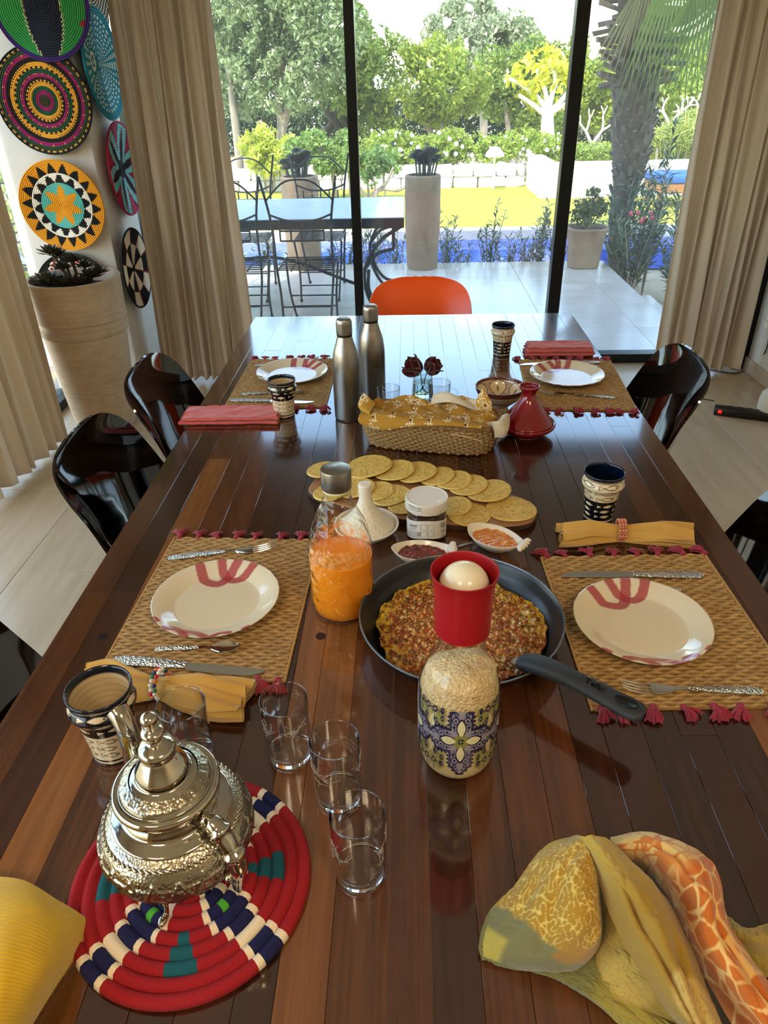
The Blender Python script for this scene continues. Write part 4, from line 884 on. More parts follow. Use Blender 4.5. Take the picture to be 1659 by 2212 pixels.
# ---- fish cups -----------------------------------------------------------
def fishes(a, t, t0, t1, rows, n, outline, shift=.0):
    f = (t-t0)/(t1-t0)*rows; k = np.floor(f); v = (f-k-.5); u0 = a*n/(2*PI)+shift*k+.1*np.sin(k*9); ku = np.floor(u0); u = (u0-ku-.5)*2.0; v = v+.10*u*np.where(ku % 2 == 0, 1, -1)*(1 if outline else .6)
    ok = (k >= 0) & (k < rows)
    b = np.abs(v)/.27 - (1-((u-.22)/(.62 if outline else .52))**2); tl = np.maximum(np.abs(v)/.30-np.clip((-u-.40)/.36, 0, 9)/1.0, -(u+.80)/.4); d1 = b; d2 = np.where((u < -.38) & (u > -.82), np.abs(v) - .26*(-.38-u)/.44, 9.)
    eye = (np.hypot((u-.55)*.5, v*.45) < .035)
    if not outline: return ok & ((d1 < -.06) | (d2 < -.02)) & ~eye
    ln = (np.abs(b) < .20) & (u > -.42) & (u < .86); l2 = (np.abs(np.abs(v)-.26*(-.38-u)/.44) < .035) & (u < -.36) & (u > -.84); l3 = (np.abs(u+.82) < .03) & (np.abs(v) < .26)
    return ok & (ln | l2 | l3 | eye)
def cup_mesh(kind):
    h, rt, rb = .106, .0395, .0285
    o = [(.0005, .0), (rb-.002, 0), (rb, .002), (rb+.001, .02), (rb+.004, .05), (rb+.0065, .068), (rb+.0105, .076), (rb+.0125, .082), (rb+.0105, .089), (rt-.003, .093), (rt-.0015, .099), (rt, .102), (rt, .105), (rt-.0012, .1065), (rt-.003, .105)]
    i_ = [(rt-.0045, .098), (rt-.0055, .09), (rb+.002, .05), (rb-.003, .008), (rb-.008, .004), (.0005, .004)]
    A = resamp(spl(o, 90), 190); B = resamp(spl([o[-1]]+i_, 50), 50)[1:]; PR = np.vstack([A, B]); V, F = lathe(PR, 380); V[:, 2] = np.maximum(V[:, 2], 0)
    nA = len(A)*380; a = np.arctan2(V[:, 1], V[:, 0]) % (2*PI); t = V[:, 2]/.106; inn = np.arange(len(V)) >= nA
    blk, crm, nav = C('0d0f16'), C('d9c6a4'), C('0c1626'); c = np.tile(crm, (len(V), 1)); P_ = lambda m, k: c.__setitem__(m, k)
    if kind == 'A':
        P_(t < .50, blk); P_(fishes(a, t, .12, .46, 3, 5, False, .0), crm); P_((t > .055) & (t < .085), crm); P_(fishes(a, t, .50, .90, 3, 5, True), C('3a2614')); P_((t > .905) & (t < .918), blk); P_(t > .935, nav); P_(inn, C('071226'))
    else:
        P_(t > .50, blk); P_(fishes(a, t, .54, .90, 3, 5, False, .23), crm); P_(fishes(a, t, .12, .48, 3, 7, True), C('3a2614')); P_((t > .92) & (t < .932), crm); P_(t > .94, nav); P_((t < .09) & (t > .065), blk); P_(t < .03, blk)
        P_(inn, C('c9b28a')); c[inn] *= (1+.12*np.sin(V[inn, 2]*700))[:, None]; P_(inn & (t > .90), nav); P_(inn & (t > .875) & (t < .885), nav)
    return mkmesh('fish_cup', V, F, M('fish_cup_glaze_'+kind, attr=True, rough=.12, coat=.3), True, c, 0)
cupA, cupB = cup_mesh('A'), cup_mesh('B')
def cup(me, px, py, label, rz=0, s=1.0):
    q = at(px, py); return meta(link('fish_cup', me, None, (q.x, q.y, TZ), (0, 0, rz), (s, s, s)), label, 'cup', 'ceramic cups painted with fish')
cup(cupA, 1291, 1118, 'navy-lined ceramic fish cup with cream upper band, beside the near right yellow napkin', .3)
cup(cupA, 1083, 766, 'ceramic fish cup with cream upper band, farthest on the table near the coral napkin', 1.0, .93)
cup(cupB, 615, 896, 'ceramic fish cup with black upper band beside the far left coral napkin', .2, .95)
cup(cupB, 252, 1615, 'ceramic fish cup with black upper band and beige inside, behind the teapot spout', .9, 1.06)
# ---- steel bottles ------------------------------------------------------------
m_bst = M('brushed_steel', '9a948b', .33, 1.0, aniso=.6, bump=('noise', 40, .04, .0005, (1, 1, 30)))
def steel_bottle(px, py, label):
    q = at(px, py); t = thing('steel_bottle', label, 'bottle', (q.x, q.y, TZ), 0, 'brushed steel flasks')
    obj('body', lathe(spl([(.0005, 0), (.030, 0), (.0345, .004), (.0355, .02), (.0358, .10), (.0352, .145), (.031, .178), (.0235, .203), (.0195, .218), (.0185, .2235)], 60), 56), m_bst, t, ang=0)
    obj('neck_ring', lathe([(.0175, .221), (.0192, .2225), (.0192, .2245), (.0175, .226)], 40), m_blkm, t)
    obj('cap', lathe(spl([(.0180, .2255), (.0198, .228), (.0200, .250), (.0194, .259), (.0165, .2655), (.010, .2675), (.0005, .268)], 24), 40), m_bst, t, ang=0)
steel_bottle(753, 903, 'brushed steel flask standing nearer, left one of the pair'); steel_bottle(806, 866, 'brushed steel flask standing behind, right one of the pair')
# ---- tumblers --------------------------------------------------------------------
m_gl = M('clear_glass', 'ffffff', .0, trans=1.0, ior=1.46); m_etch = M('etched_line', 'b0aaa2', .6)
GP = [(.0005, 0), (.0255, 0), (.0278, .0015), (.0284, .006), (.0288, .02), (.0300, .07), (.0307, .1035), (.0303, .1045), (.0297, .1040), (.0288, .07), (.0275, .022), (.0262, .0155), (.022, .0135), (.0005, .0128)]
m_tum = thin_glass('tumbler_glass', (.985, .985, .98), 2.6)
gme = mkmesh('glass_body', *lathe(resamp(GP[3:-3], 70), 64), m_tum, True, ang=0)
gbase = mkmesh('thick_base', *lathe([(.0005, 0), (.0255, 0), (.0272, .0012), (.0280, .005), (.0276, .0125), (.0262, .0145), (.022, .0135), (.0005, .0128)], 64), m_gl, True, ang=0)
def etch(seed):
    r = random.Random(seed); P = []
    def tw(a, z, da, dz, lev):
        pts = []
        for k in range(5):
            f = k/4; aa = a+da*f+r.uniform(-.03, .03); zz = z+dz*f; rr_ = .0290+.0014*zz/.1+.00035; pts.append((rr_*math.cos(aa), rr_*math.sin(aa), zz))
        P.append(tube(pts, .00024, 4))
        if lev < 2:
            for _ in range(3): f = r.uniform(.3, 1); tw(a+da*f, z+dz*f, r.uniform(-.5, .5), r.uniform(-.004, .016), lev+1)
    for k in range(5): tw(k*1.26+r.uniform(-.3, .3), r.uniform(.035, .06), r.uniform(-.5, .5), r.uniform(.01, .028), 0)
    return mkmesh('etching', *join(*P), m_etch, ang=0)
for i, (px, py, lb) in enumerate(((628, 1630, 'clear etched tea glass nearest the straw placemat tassels'), (732, 1720, 'clear etched tea glass in the middle of the row of three'), (779, 1882, 'clear etched tea glass nearest the camera, front of the row'), (418, 1640, 'clear etched tea glass right behind the teapot lid, before the yellow napkin'))):
    q = at(px, py); t = thing('tea_glass', lb, 'glass', (q.x, q.y, TZ), i*.9, 'etched clear tea glasses'); link('body', gme, t); link('thick_base', gbase, t); link('etching', etch(i), t)
def film_mat():
    m = M('pulp_film', 'f0a24e', .5, noise=(90, 'f7c88a', .6)); N = m.node_tree.nodes; L = m.node_tree.links
    tc = N.new('ShaderNodeTexCoord'); n = N.new('ShaderNodeTexNoise'); n.inputs['Scale'].default_value = 110; n.inputs['Detail'].default_value = 6; L.new(tc.outputs['Object'], n.inputs['Vector'])
    r = N.new('ShaderNodeMapRange'); r.inputs[1].default_value = .40; r.inputs[2].default_value = .62; r.inputs[3].default_value = .08; r.inputs[4].default_value = .85; L.new(n.outputs[0], r.inputs[0]); L.new(r.outputs[0], N['Principled BSDF'].inputs['Alpha']); return m
# ---- orange juice bottle -------------------------------------------------------------
q = at(743, 1308); t = thing('juice_bottle', 'textured glass bottle half full of orange juice with a steel cap', 'bottle', (q.x, q.y, TZ))
m_rg = thin_glass('rippled_glass', (.97, .98, .96), 1.3, (75, 1.0, .006), .03); m_oj = M('orange_juice', 'ee8a10', .35, sss=.3, noise=(60, 'f6a834', .5), spec=.3)
def bumpy(V, amp, f=70):
    r = np.hypot(V[:, 0], V[:, 1])+1e-9; n = (np.sin(V[:, 0]*f*2.1+V[:, 2]*f)+np.sin(V[:, 1]*f*2.3-V[:, 2]*f*1.2)+np.sin((V[:, 0]-V[:, 1])*f+V[:, 2]*f*2.1))/3
    m = (V[:, 2] > .015) & (V[:, 2] < .21); V[m, :2] *= (1+amp*n[m]/r[m])[:, None]; return V
oj = spl([(.0005, .0), (.047, .0), (.0520, .005), (.0530, .02), (.0530, .095), (.0520, .125), (.0455, .158), (.034, .187), (.0235, .210), (.0205, .222), (.0205, .238)], 90)
V, F = lathe(oj, 96); obj('glass_body', (bumpy(V, .0010), F), m_rg, t, ang=0)
V, F = lathe([(.0005, .003), (.046, .003), (.0500, .007), (.0512, .02), (.0512, .108), (.049, .1095), (.02, .108), (.0005, .108)], 80); V = bumpy(V, .0005); obj('juice', (V, F), m_oj, t, ang=50)
V, F = lathe(resamp(spl([(.0508, .1085), (.0508, .118), (.0500, .128), (.0472, .142)], 20), 24), 96)
a = np.arctan2(V[:, 1], V[:, 0]); kf = (V[:, 2]-.1085)/.0335; V[:, 2] -= .012*kf*(.5+.5*np.sin(a*2+1)+.2*np.sin(a*7)); V[:, :2] *= .985
obj('pulp_film', (V, F), film_mat(), t, ang=0)
obj('cap', lathe([(.0195, .232), (.0235, .2325), (.0237, .234), (.0237, .262), (.0228, .2645), (.021, .2655), (.0005, .266)], 56), m_bst, t)
obj('neck_ring', lathe([(.0205, .226), (.0222, .228), (.0222, .231), (.0205, .2325)], 40), M('silicone_ring', 'd8cf9e', .5), t)
# ---- tile-pattern bottle -----------------------------------------------------------------
q = at(985, 1636); t = thing('milk_bottle', 'glass bottle of frothy milk with blue tile pattern and red cap', 'bottle', (q.x, q.y, TZ))
bp = [(.0005, 0), (.028, .0005), (.040, .006), (.0470, .018), (.0500, .036), (.0505, .06), (.0505, .118), (.0490, .138), (.0430, .160), (.0340, .176), (.0285, .192), (.0272, .21), (.0270, .238)]
BP = spl(bp, 120); obj('glass_body', lathe(BP, 96), thin_glass('bottle_glass', (.98, .98, .97), 1.2), t, ang=0)
m_milk = M('banana_milk', 'e7d6a4', .35, sss=.2, noise=(40, 'dfcb95', .4)); m_foam = M('milk_foam', 'dcc595', .6, noise=(160, 'ab8350', .55), bump=('vor', 260, .8, .003))
mp_ = [(r-.0016, z) for r, z in BP if .003 < z < .128]; obj('milk', lathe([(.0005, .003)]+mp_+[(.0005, .128)], 80), m_milk, t, ang=0)
fp = [(r-.0014, z) for r, z in BP if .124 < z < .158]; V, F = lathe([(.0005, .124)]+fp+[(.034, .166), (.022, .172), (.0005, .172)], 96)
a = np.arctan2(V[:, 1], V[:, 0]); k_ = sm(.135, .168, V[:, 2]); V[:, 2] += k_*(np.hypot(V[:, 0], V[:, 1])/.04).clip(0, 1)*(.008*np.sin(a+2.2)+.0035*np.sin(3*a)+.001*np.sin(9*a)); obj('foam', (V, F), m_foam, t, ang=0)
# printed pattern: a dense band just outside the glass
Z0, Z1 = .026, .137; nz_, na_ = 230, 760; zz = np.linspace(Z0, Z1, nz_); rr_ = np.interp(zz, BP[:, 1], BP[:, 0])+.0004
V, F = lathe(np.stack([rr_, zz], 1), na_); a = np.arctan2(V[:, 1], V[:, 0])+PI/2; hz = .030; zc = .088; hv_z = .043; per = .0505*2*PI/4
u = ((a*.0505+per/2) % per-per/2)/hz; v = (V[:, 2]-zc)/hv_z; au, av = np.abs(u), np.abs(v); mx_ = np.maximum(au, av); mn_ = np.minimum(au, av); rr2 = np.hypot(u, v)
PW = .42; arm = np.where(mx_ < 1.0, PW, PW-(mx_-1.0)*1.05); d_arm = mn_-np.clip(arm, 0, 9)   # cross with pointed ends
inside = (mn_ < arm) & (mx_ < 1.40)
navy = np.zeros(len(V), bool); grey = np.zeros(len(V), bool); olive = np.zeros(len(V), bool); cream = np.zeros(len(V), bool)
grey |= inside; navy |= (np.abs(d_arm) < .035) & (mx_ < 1.42) & (mx_ > PW-.02)
fr2_ = (d_arm > .04) & (d_arm < .17+.03*np.cos(mx_*22)) & (mx_ > .45) & (mx_ < 1.42); tri_ = np.abs(((mx_*6.5) % 1)-.5)*2 > (d_arm-.04)/.14; navy |= fr2_ & tri_
pet = (mn_ < .155*np.sin(np.clip((mx_-.2)/.62, 0, 1)*PI)**.8) & (mx_ > .2) & (mx_ < .82); pl_ = (mn_ < .155*np.sin(np.clip((mx_-.17)/.70, 0, 1)*PI)**.8+.05) & (mx_ > .18) & (mx_ < .88)
navy |= pl_; navy &= ~pet; cream |= pet
for cx, cy, r0 in ((.80, .23, .13), (1.03, .22, .07)):
    d = np.hypot(mx_-cx, mn_-cy); navy |= (np.abs(d-r0) < .022) & inside; navy |= (d < r0*.38) & inside
d = np.hypot(mx_-.56, mn_-.30); navy |= (d < .055); navy |= (np.hypot(mx_-1.18, mn_-.10) < .04); navy |= (np.abs(mn_-.27) < .02) & (mx_ > .38) & (mx_ < .62)
olive |= (rr2 < .30); navy &= ~(rr2 < .30); navy |= (rr2 < .12) & (mn_ > .02) & (rr2 > .035); grey &= ~(rr2 < .30)
# flowers in the corners between the crosses
pu = per/hz/2; du, dv = au-pu*.86, av-1.02
for ox_, oy_, s_ in ((0, 0, 1.0), (.0, -.0, 1)):
    d = np.hypot(du, dv); th_ = np.arctan2(dv, du); navy |= (np.abs(d-.09) < .025) | ((d < .42) & (np.abs(np.sin(2*th_)) < .12/(d+.05)*.35) & (d > .12)) ; olive |= (d > .14) & (d < .40) & (np.abs(np.cos(2*th_)) < .5) & ~navy
for cx, cy in ((pu*.86-.36, .78), (pu*.60, 1.05), (pu*.80, .62)):
    d = np.hypot((au-cx)*1.5, (av-cy)); navy |= (np.abs(d-.085) < .03) | (d < .02); olive |= (d < .20) & (d > .13)
lim = (av < 1.46); navy &= lim; c = np.zeros((len(V), 4)); 
for m_, col4 in ((olive & lim, (*hx('8d8f45'), .75)), (grey & lim, (*hx('9a93a0'), .75)), (cream, (*hx('e0d8a8'), .9)), (navy, (*hx('1b1a44'), 1.0))): c[m_] = col4
obj('printed_pattern', (V, F), print_mat('tile_print'), t, ang=0, col=c)
m_rc = M('red_plastic', '9c0f1a', .38); 
obj('cap', lathe(spl([(.0272, .222), (.0318, .2225), (.0322, .226), (.0330, .262), (.0342, .284), (.0362, .2975), (.0380, .3035), (.0376, .3045), (.0362, .3035), (.0335, .293), (.0318, .280), (.031, .272), (.0005, .272)], 70), 64), m_rc, t, ang=50)
obj('stopper_ball', sphere((0, 0, .283), .0285, 20, 40), M('ivory_plastic', 'e6dcc0', .18, sss=.1), t)
# ---- frying pan and omelette ------------------------------------------------------------------
pc_ = Vector((.0835, .883, 0)); RP = .160
t = thing('frying_pan', 'black non-stick frying pan with long handle in the middle of the table', 'pan', (pc_.x, pc_.y, TZ))
m_ns = M('nonstick', '14161a', .30, noise=(300, '3a3d42', .22), bump=('noise', 500, .15, .0005)); m_out = M('pan_outside', '16181c', .35, coat=.2); m_rimp = M('pan_rim', '7d8288', .25, .9)
obj('body', lathe(resamp([(.0005, .004), (.126, .004), (.135, .007), (.148, .024), (RP-.003, .0455), (RP-.001, .047)], 40), 96), m_ns, t, ang=60)
obj('outside', lathe(resamp([(.0005, 0), (.120, 0), (.130, .003), (.149, .023), (RP, .0455)], 30), 96), m_out, t, ang=60)
obj('rim', lathe(spl([(RP-.002, .0455), (RP-.0012, .0475), (RP+.0006, .0475), (RP+.001, .0455), (RP-.0005, .0445)], 12), 120), m_rimp, t, ang=0)
ha, hb = at(1160, 1440, TT+.05), at(1392, 1548, TT+.062); hd = (hb-ha); hd.z = 0; L_ = hd.length; an = math.atan2(hd.y, hd.x)
hs = pc_ + Vector((math.cos(an), math.sin(an), 0))*0
hh = thing('x', loc=(0, 0, 0)); bpy.data.objects.remove(hh)
start = Vector((ha.x-pc_.x, ha.y-pc_.y, 0)) - Vector((math.cos(an), math.sin(an), 0))*.028
LH = L_+.028
S = spl([(0, .013, .0450, .008), (.02, .0165, .052, .011), (.05, .0165, .058, .011), (LH*.5, .0150, .061, .0095), (LH*.78, .0170, .062, .0085), (LH*.93, .0175, .0625, .008), (LH*.985, .0125, .0625, .007), (LH, .004, .0625, .004)], 60)
PW_ = []; th_ = np.linspace(0, 2*PI, 28, endpoint=False)
for x_, w_, z_, h_ in S:
    c0 = np.cos(th_); s0 = np.sin(th_); PW_.append(np.stack([np.full(28, x_), w_*np.sign(c0)*np.abs(c0)**.8, z_+h_*np.sign(s0)*np.abs(s0)**.9], 1))
m_hd = M('soft_handle', '2b2f34', .55, bump=('vor', 420, .5, .0008)); hv, hf = G(np.array(PW_), False, True, True)
ho = obj('handle', (hv, hf), m_hd, t, loc=tuple(start), rot=(0, 0, an), ang=0)
# hanging eye: dark oval insert with a raised lip
ev, ef = lathe([(.0005, .0), (.0095, .0), (.0100, .0006), (.0108, .0012), (.0118, .0008), (.012, -.001)], 40); 
obj('hanging_eye', xf((ev*np.array([1.35, .80, 1]), ef), (LH*.86, 0, .0715)), M('handle_black', '050506', .4), ho, ang=0)
tv, tf = text_mesh('Tefal', .0145, .0004); obj('logo', xf((tv, tf), (LH*.615, -.0045, .0712), 0), M('logo_black', '060607', .25), ho, sm=False)
fr3 = [(x, y, .0716) for x, y in ((LH*.615-.020, -.007), (LH*.615-.022, .008), (LH*.615-.016, .0105), (LH*.615+.022, .0105))]
obj('logo', tube(fr3, .0005, 5), bpy.data.materials['logo_black'], ho)
obj('rivet_plate', box(-.012, .022, -.008, .008, .034, .042, .002), m_ste, ho, sm=False)
# omelette
nr, na = 110, 240; rg = np.linspace(.0005, 1, nr); ag = np.linspace(0, 2*PI, na, endpoint=False); RR, AA = np.meshgrid(rg, ag, indexing='ij')
edge = .1355+.004*np.sin(3*AA+1)+.003*np.sin(7*AA)+.002*np.sin(19*AA); Xo = RR*edge*np.cos(AA); Yo = RR*edge*np.sin(AA)
n1 = vnoise(Xo*22, Yo*22, 1); n2 = vnoise(Xo*60, Yo*60, 2); n3 = vnoise(Xo*130, Yo*130, 3); n4 = vnoise(Xo*260, Yo*260, 6)
Zo = .0155+.004*n1+.0035*np.abs(n2)+.0026*np.abs(n3)+.0012*n4; Zo = Zo*(1-.0*RR)-(RR**8)*.004; Zo = np.maximum(Zo, .0075+RR**12*.004)
V, F = G(np.stack([Xo, Yo, Zo], 2), False, True); x_, y_ = V[:, 0]/.135, V[:, 1]/.135; c = np.tile(C('985c2a'), (len(V), 1))
c = mixc(c, C('c98a46'), sm(-.1, .5, n2.ravel())*.8); c = mixc(c, C('b4481e'), sm(.15, .6, vnoise(V[:, 0]*35, V[:, 1]*35, 8))*.75); c = mixc(c, C('e5c88a'), sm(.25, .55, n3.ravel())*.75); c = mixc(c, C('5b3012'), sm(.2, .6, -n3.ravel())*.6)
yel = sm(.70, .92, np.hypot(x_, y_)+.12*n1.ravel())*sm(-.5, .3, y_-x_*.3+.2); c = mixc(c, C('d9b43a'), yel*.85); c = mixc(c, C('3a3a1c'), sm(.42, .6, vnoise(V[:, 0]*70+3, V[:, 1]*70, 12))*sm(.3, .8, np.hypot(x_, y_))*.8)
om = thing('omelette', 'tomato and egg omelette filling the frying pan', 'omelette', (pc_.x, pc_.y, TZ)); obj('body', (V, F), M('omelette', attr=True, rough=.35, spec=.5, sss=.0, bump=('noise', 300, .4, .001)), om, col=c, ang=0)
B_ = []; Bc = []; r = np.random.default_rng(9)
for i in range(1300):
    a = r.uniform(0, 2*PI); d = .130*math.sqrt(r.uniform(0, 1)); s_ = r.uniform(.0018, .0045)
    v, f = sphere((0, 0, 0), 1, 4, 6); v = v*np.array([s_*r.uniform(.6, 1.5), s_, s_*.7]) + r.normal(size=v.shape)*s_*.18; v, f = xf((v, f), (d*math.cos(a), d*math.sin(a), .0175+.004*float(vnoise(np.array(d*math.cos(a)*22), np.array(d*math.sin(a)*22), 1))), r.uniform(0, 6), r.uniform(-.5, .5))
    B_.append((v, f)); Bc.append(np.tile(C(['b87a3c', 'c99a5c', '8c4a20', 'a8602c', '946a2c', 'd8bd88', '9a4a24', '7a4a20'][r.integers(8)]), (len(v), 1)))
o_ = obj('crumbs', join(*B_), bpy.data.materials['omelette'], om, col=np.concatenate(Bc), ang=0); o_['kind'] = 'stuff'
# ---- serving board and pancakes -------------------------------------------------------------
b1, b2 = at(672, 1040, TZ+.018), at(1160, 1108, TZ+.018); bc = (b1+b2)/2; ba = math.atan2(b2.y-b1.y, b2.x-b1.x); BL = (b2-b1).length/2
t = thing('serving_board', 'long rounded wooden board with dark bark edge under the pancakes', 'board', (bc.x, bc.y, TZ), ba)
th_ = np.linspace(0, 2*PI, 120, endpoint=False); c0, s0 = np.cos(th_), np.sin(th_); k_ = (np.abs(c0)**3+np.abs(s0)**2.6)**(-1/2.8)
def bring(s, z, dz=0): return np.stack([BL*s*k_*c0, .083*s*k_*s0*(1-.06*np.cos(th_*2)) + .003*np.sin(5*th_), np.full(120, z)+dz], 1)
obj('top', G(np.stack([bring(.001, .016), bring(.9, .016), bring(.985, .016), bring(.995, .014)]), False, True, True), M('olive_wood', '9a7048', .45, noise=(7, '6e4a2c', .6, (.5, 4, 1))), t, ang=0)
obj('edge', G(np.stack([bring(.995, .014), bring(1.0, .008), bring(.985, .001), bring(.95, 0), bring(.001, 0)]), False, True, True), M('bark_edge', '4a3020', .7, noise=(20, '2c1a10', .6), bump=('noise', 60, .4, .001)), t, ang=30)
def pancake_mesh(seed):
    r = np.random.default_rng(seed); nr, na = 40, 96; R, A = np.meshgrid(np.linspace(.001, 1, nr), np.linspace(0, 2*PI, na, endpoint=False), indexing='ij'); ph = r.uniform(0, 6, 4)
    rad = .050*(1+.025*np.sin(2*A+ph[0])+.015*np.sin(3*A+ph[1])); X, Y = R*rad*np.cos(A), R*rad*np.sin(A)
    Z = .0035+.0010*np.sin(A*2+ph[2])*R**2 - np.clip(R-.93, 0, 1)**2*.5; pts = r.uniform(-.05, .05, (150, 2)); d = np.full(X.shape, 1.)
    for q in pts: d = np.minimum(d, np.hypot(X-q[0], Y-q[1])/(1+.6*((q[0]*991) % 1)))
    pore = sm(.0016, .0008, d)*(R < .96); Z -= pore*.0009; P = np.stack([X, Y, Z], 2); B = P.copy(); B[:, :, 2] = .0001+.0010*np.sin(A*2+ph[2])*R**2
    v1, f1 = G(P, False, True); v2, f2 = G(B[[-1, 0]], False, True); c = np.tile(C('d0b05a'), (nr*na, 1)); c = mixc(c, C('bd9640'), sm(-.2, .6, vnoise(X*40, Y*40, seed)).ravel()*.5); c = mixc(c, C('a3742a'), pore.ravel()*.8); c = mixc(c, C('e6c976'), (R.ravel() > .95)*.6)
    V, F = join((v1, f1), (v2, f2)); c = np.vstack([c, np.tile(C('d9b660'), (len(v2), 1))]); return mkmesh('pancake', V, F, m_pc, True, c, 50)
m_pc = M('pancake', attr=True, rough=.65, sss=.0); PM = [pancake_mesh(i) for i in range(4)]
zb_ = TZ+.0165
rows_ = [([(696, 1017, .72), (795, 1012, 1.08), (850, 1019, .95), (900, 1023, .92), (944, 1031, .80), (978, 1040, .82), (1011, 1050, .86), (1056, 1064, .92), (1104, 1095, 1.0)], 'back'),
         ([(712, 1062, .74), (768, 1054, .85), (811, 1060, .80), (845, 1069, .84), (876, 1088, .72), (980, 1092, .74), (1014, 1106, .88)], 'front')]
for row, rn in rows_:
    for i, (px, py, s_) in enumerate(row):
        q = at(px, py, zb_+.006); ti = 0 if (i == len(row)-1) else .13
        o = link('pancake', PM[i % 4], None, (q.x, q.y, zb_ + (.0 if ti == 0 else .0055*s_) + (.004 if rn == 'back' and ti else 0)), (.05 if rn == 'back' else -.02, -ti, i*1.3), (s_, s_, 1))
        o.rotation_euler = (Matrix.Rotation(-ti, 3, 'Y') @ Matrix.Rotation(i*1.3, 3, 'Z')).to_euler()
        lab = {0: 'first yellow pancake at the left end of the %s row', len(row)-1: 'yellow pancake at the right end of the %s row, fully in view'}.get(i)
        ordn = ['first', 'second', 'third', 'fourth', 'fifth', 'sixth', 'seventh', 'eighth', 'ninth']
        meta(o, (lab or ordn[i]+' yellow pancake from the left in the overlapping %s row') % rn, 'pancake', 'yellow pancakes on the wooden board')
# ---- basket with printed cloth -------------------------------------------------------------------
ZR = .078
f1, f2 = at(762, 905, TZ+ZR), at(1085, 930, TZ+ZR); g1, g2 = at(783, 866, TZ+ZR), at(1050, 866, TZ+ZR)
bx = (f1+f2+g1+g2)/4; ba = math.atan2(f2.y-f1.y, f2.x-f1.x); LX = ((f2-f1).length*.55+(g2-g1).length*.45)/2; LY = abs((bx-f1).dot(Vector((-math.sin(ba), math.cos(ba), 0))))
LY = max(.055, min(.085, LY)); fm = (f1+f2)/2; n_ = Vector((-math.sin(ba), math.cos(ba), 0)); bx = fm + n_*LY
t = thing('basket', 'long woven seagrass basket holding a yellow flowered cloth', 'basket', (bx.x, bx.y, TZ), ba)
m_sea = M('seagrass', attr=True, rough=.75, spec=.3)
def rrect(a, b, n, e=4.5):
    th = np.linspace(0, 2*PI, n, endpoint=False); c, s = np.cos(th), np.sin(th); k = (np.abs(c)**e+np.abs(s)**e)**(-1/e); return np.stack([a*k*c, b*k*s], 1)
def arclen(P, n):
    Q = np.vstack([P, P[:1]]); d = np.concatenate([[0], np.cumsum(np.linalg.norm(np.diff(Q, axis=0), axis=1))]); s = np.linspace(0, d[-1], n, endpoint=False); return np.stack([np.interp(s, d, Q[:, k]) for k in range(P.shape[1])], 1)
NB = 13; Vs = []; Cs = []; n_s = 360
for i in range(NB):
    f = (i+.5)/NB; k = .86+.14*f**.7; P2 = arclen(rrect(LX*k, LY*k*1.0, 400), n_s); N2 = P2-0; N2 = np.stack([np.gradient(P2[:, 1]), -np.gradient(P2[:, 0])], 1); N2 /= np.linalg.norm(N2, axis=1, keepdims=True)
    s = np.arange(n_s); ph = s/n_s*2*PI*34+(i % 2)*PI; off = .0019*np.cos(ph); P3 = np.column_stack([P2+N2*off[:, None], np.full(n_s, .0035+(ZR-.012)*f)+.0006*np.sin(ph*1.5+i)])
    v, fc = tube(P3, .0033+.0009*np.cos(ph*2+i), 8, closed=True); Vs.append((v, fc)); tt = np.repeat(.5+.5*np.sin(s*2*PI/ (n_s/ 180)+i), 8)*.5+rng.uniform(0, .5, len(v)); Cs.append(mixc(C('a58355'), C('745a38'), tt))
obj('woven_wall', join(*Vs), m_sea, t, col=np.vstack(Cs), ang=0)
P2 = arclen(rrect(LX*.99, LY*.99, 400), 300); P3 = np.column_stack([P2, np.full(300, ZR-.006)]); v, f = tube(P3, .0062, 10, closed=True); v = v+.0006*np.sin(v*900)
obj('rim', (v, f), m_sea, t, col=mixc(C('8d6b40'), C('5f4728'), rng.uniform(0, 1, len(v))), ang=0)
wr = []
for k in range(0, 300, 6):
    p = P3[k]; nn = P3[(k+1) % 300]-P3[k-1]; nn /= np.linalg.norm(nn); o2 = np.array([nn[1], -nn[0], 0]); al = np.linspace(0, 2*PI, 10, endpoint=False)
    wr.append(tube([p+(o2*math.cos(a)+np.array([0, 0, 1])*math.sin(a))*.0068+nn*.003*math.sin(a) for a in al], .0009, 4, closed=True))
o_ = obj('binding', join(*wr), M('seagrass_tie', '8b6238', .7), t); o_['kind'] = 'stuff'
obj('floor', G(np.stack([np.column_stack([rrect(LX*k, LY*k, 60), np.full(60, .003)]) for k in (.001, .86)]), False, True, True), m_straw2, t)
# handle strand on the front right
obj('strand', tube(spl([(LX*.35, -LY*1.03, .06), (LX*.6, -LY*1.04, .056), (LX*.8, -LY*1.0, .046)], 12), .0016, 6), M('pale_strand', 'c4a368', .7), t)
# cloth
def flower_cloth(X, Y):
    S = .050; gx, gy = X/S, Y/S; ix, iy = np.floor(gx), np.floor(gy); ink = np.zeros(X.shape, bool); dot = np.zeros(X.shape, bool)
    for dx in (-1, 0, 1):
        for dy2 in (-1, 0, 1):
            cx, cy = ix+dx+.5+.22*np.sin((ix+dx)*12.9+(iy+dy2)*7.2), iy+dy2+.5+.22*np.sin((ix+dx)*4.1+(iy+dy2)*9.7); u, v = gx-cx, gy-cy; r = np.hypot(u, v); kind = ((ix+dx)*3+(iy+dy2)*5) % 3
            a = np.arctan2(v, u)*6/(2*PI); fa = (a % 1)-.5; w = fa*2*PI/6*r; pe = np.abs((w/.085)**2+((r-.30)/.16)**2-1)
            ink |= (pe < .38) & (r < .5) & (kind != 2); dot |= (r < .065); ink |= (kind == 2) & (r < .32) & (np.abs(u-v*.2) < .30) & ((np.abs(u-.12) < .022) | (np.abs(u+.02) < .022) | (np.abs(v+.2) < .02))
    return ink, dot
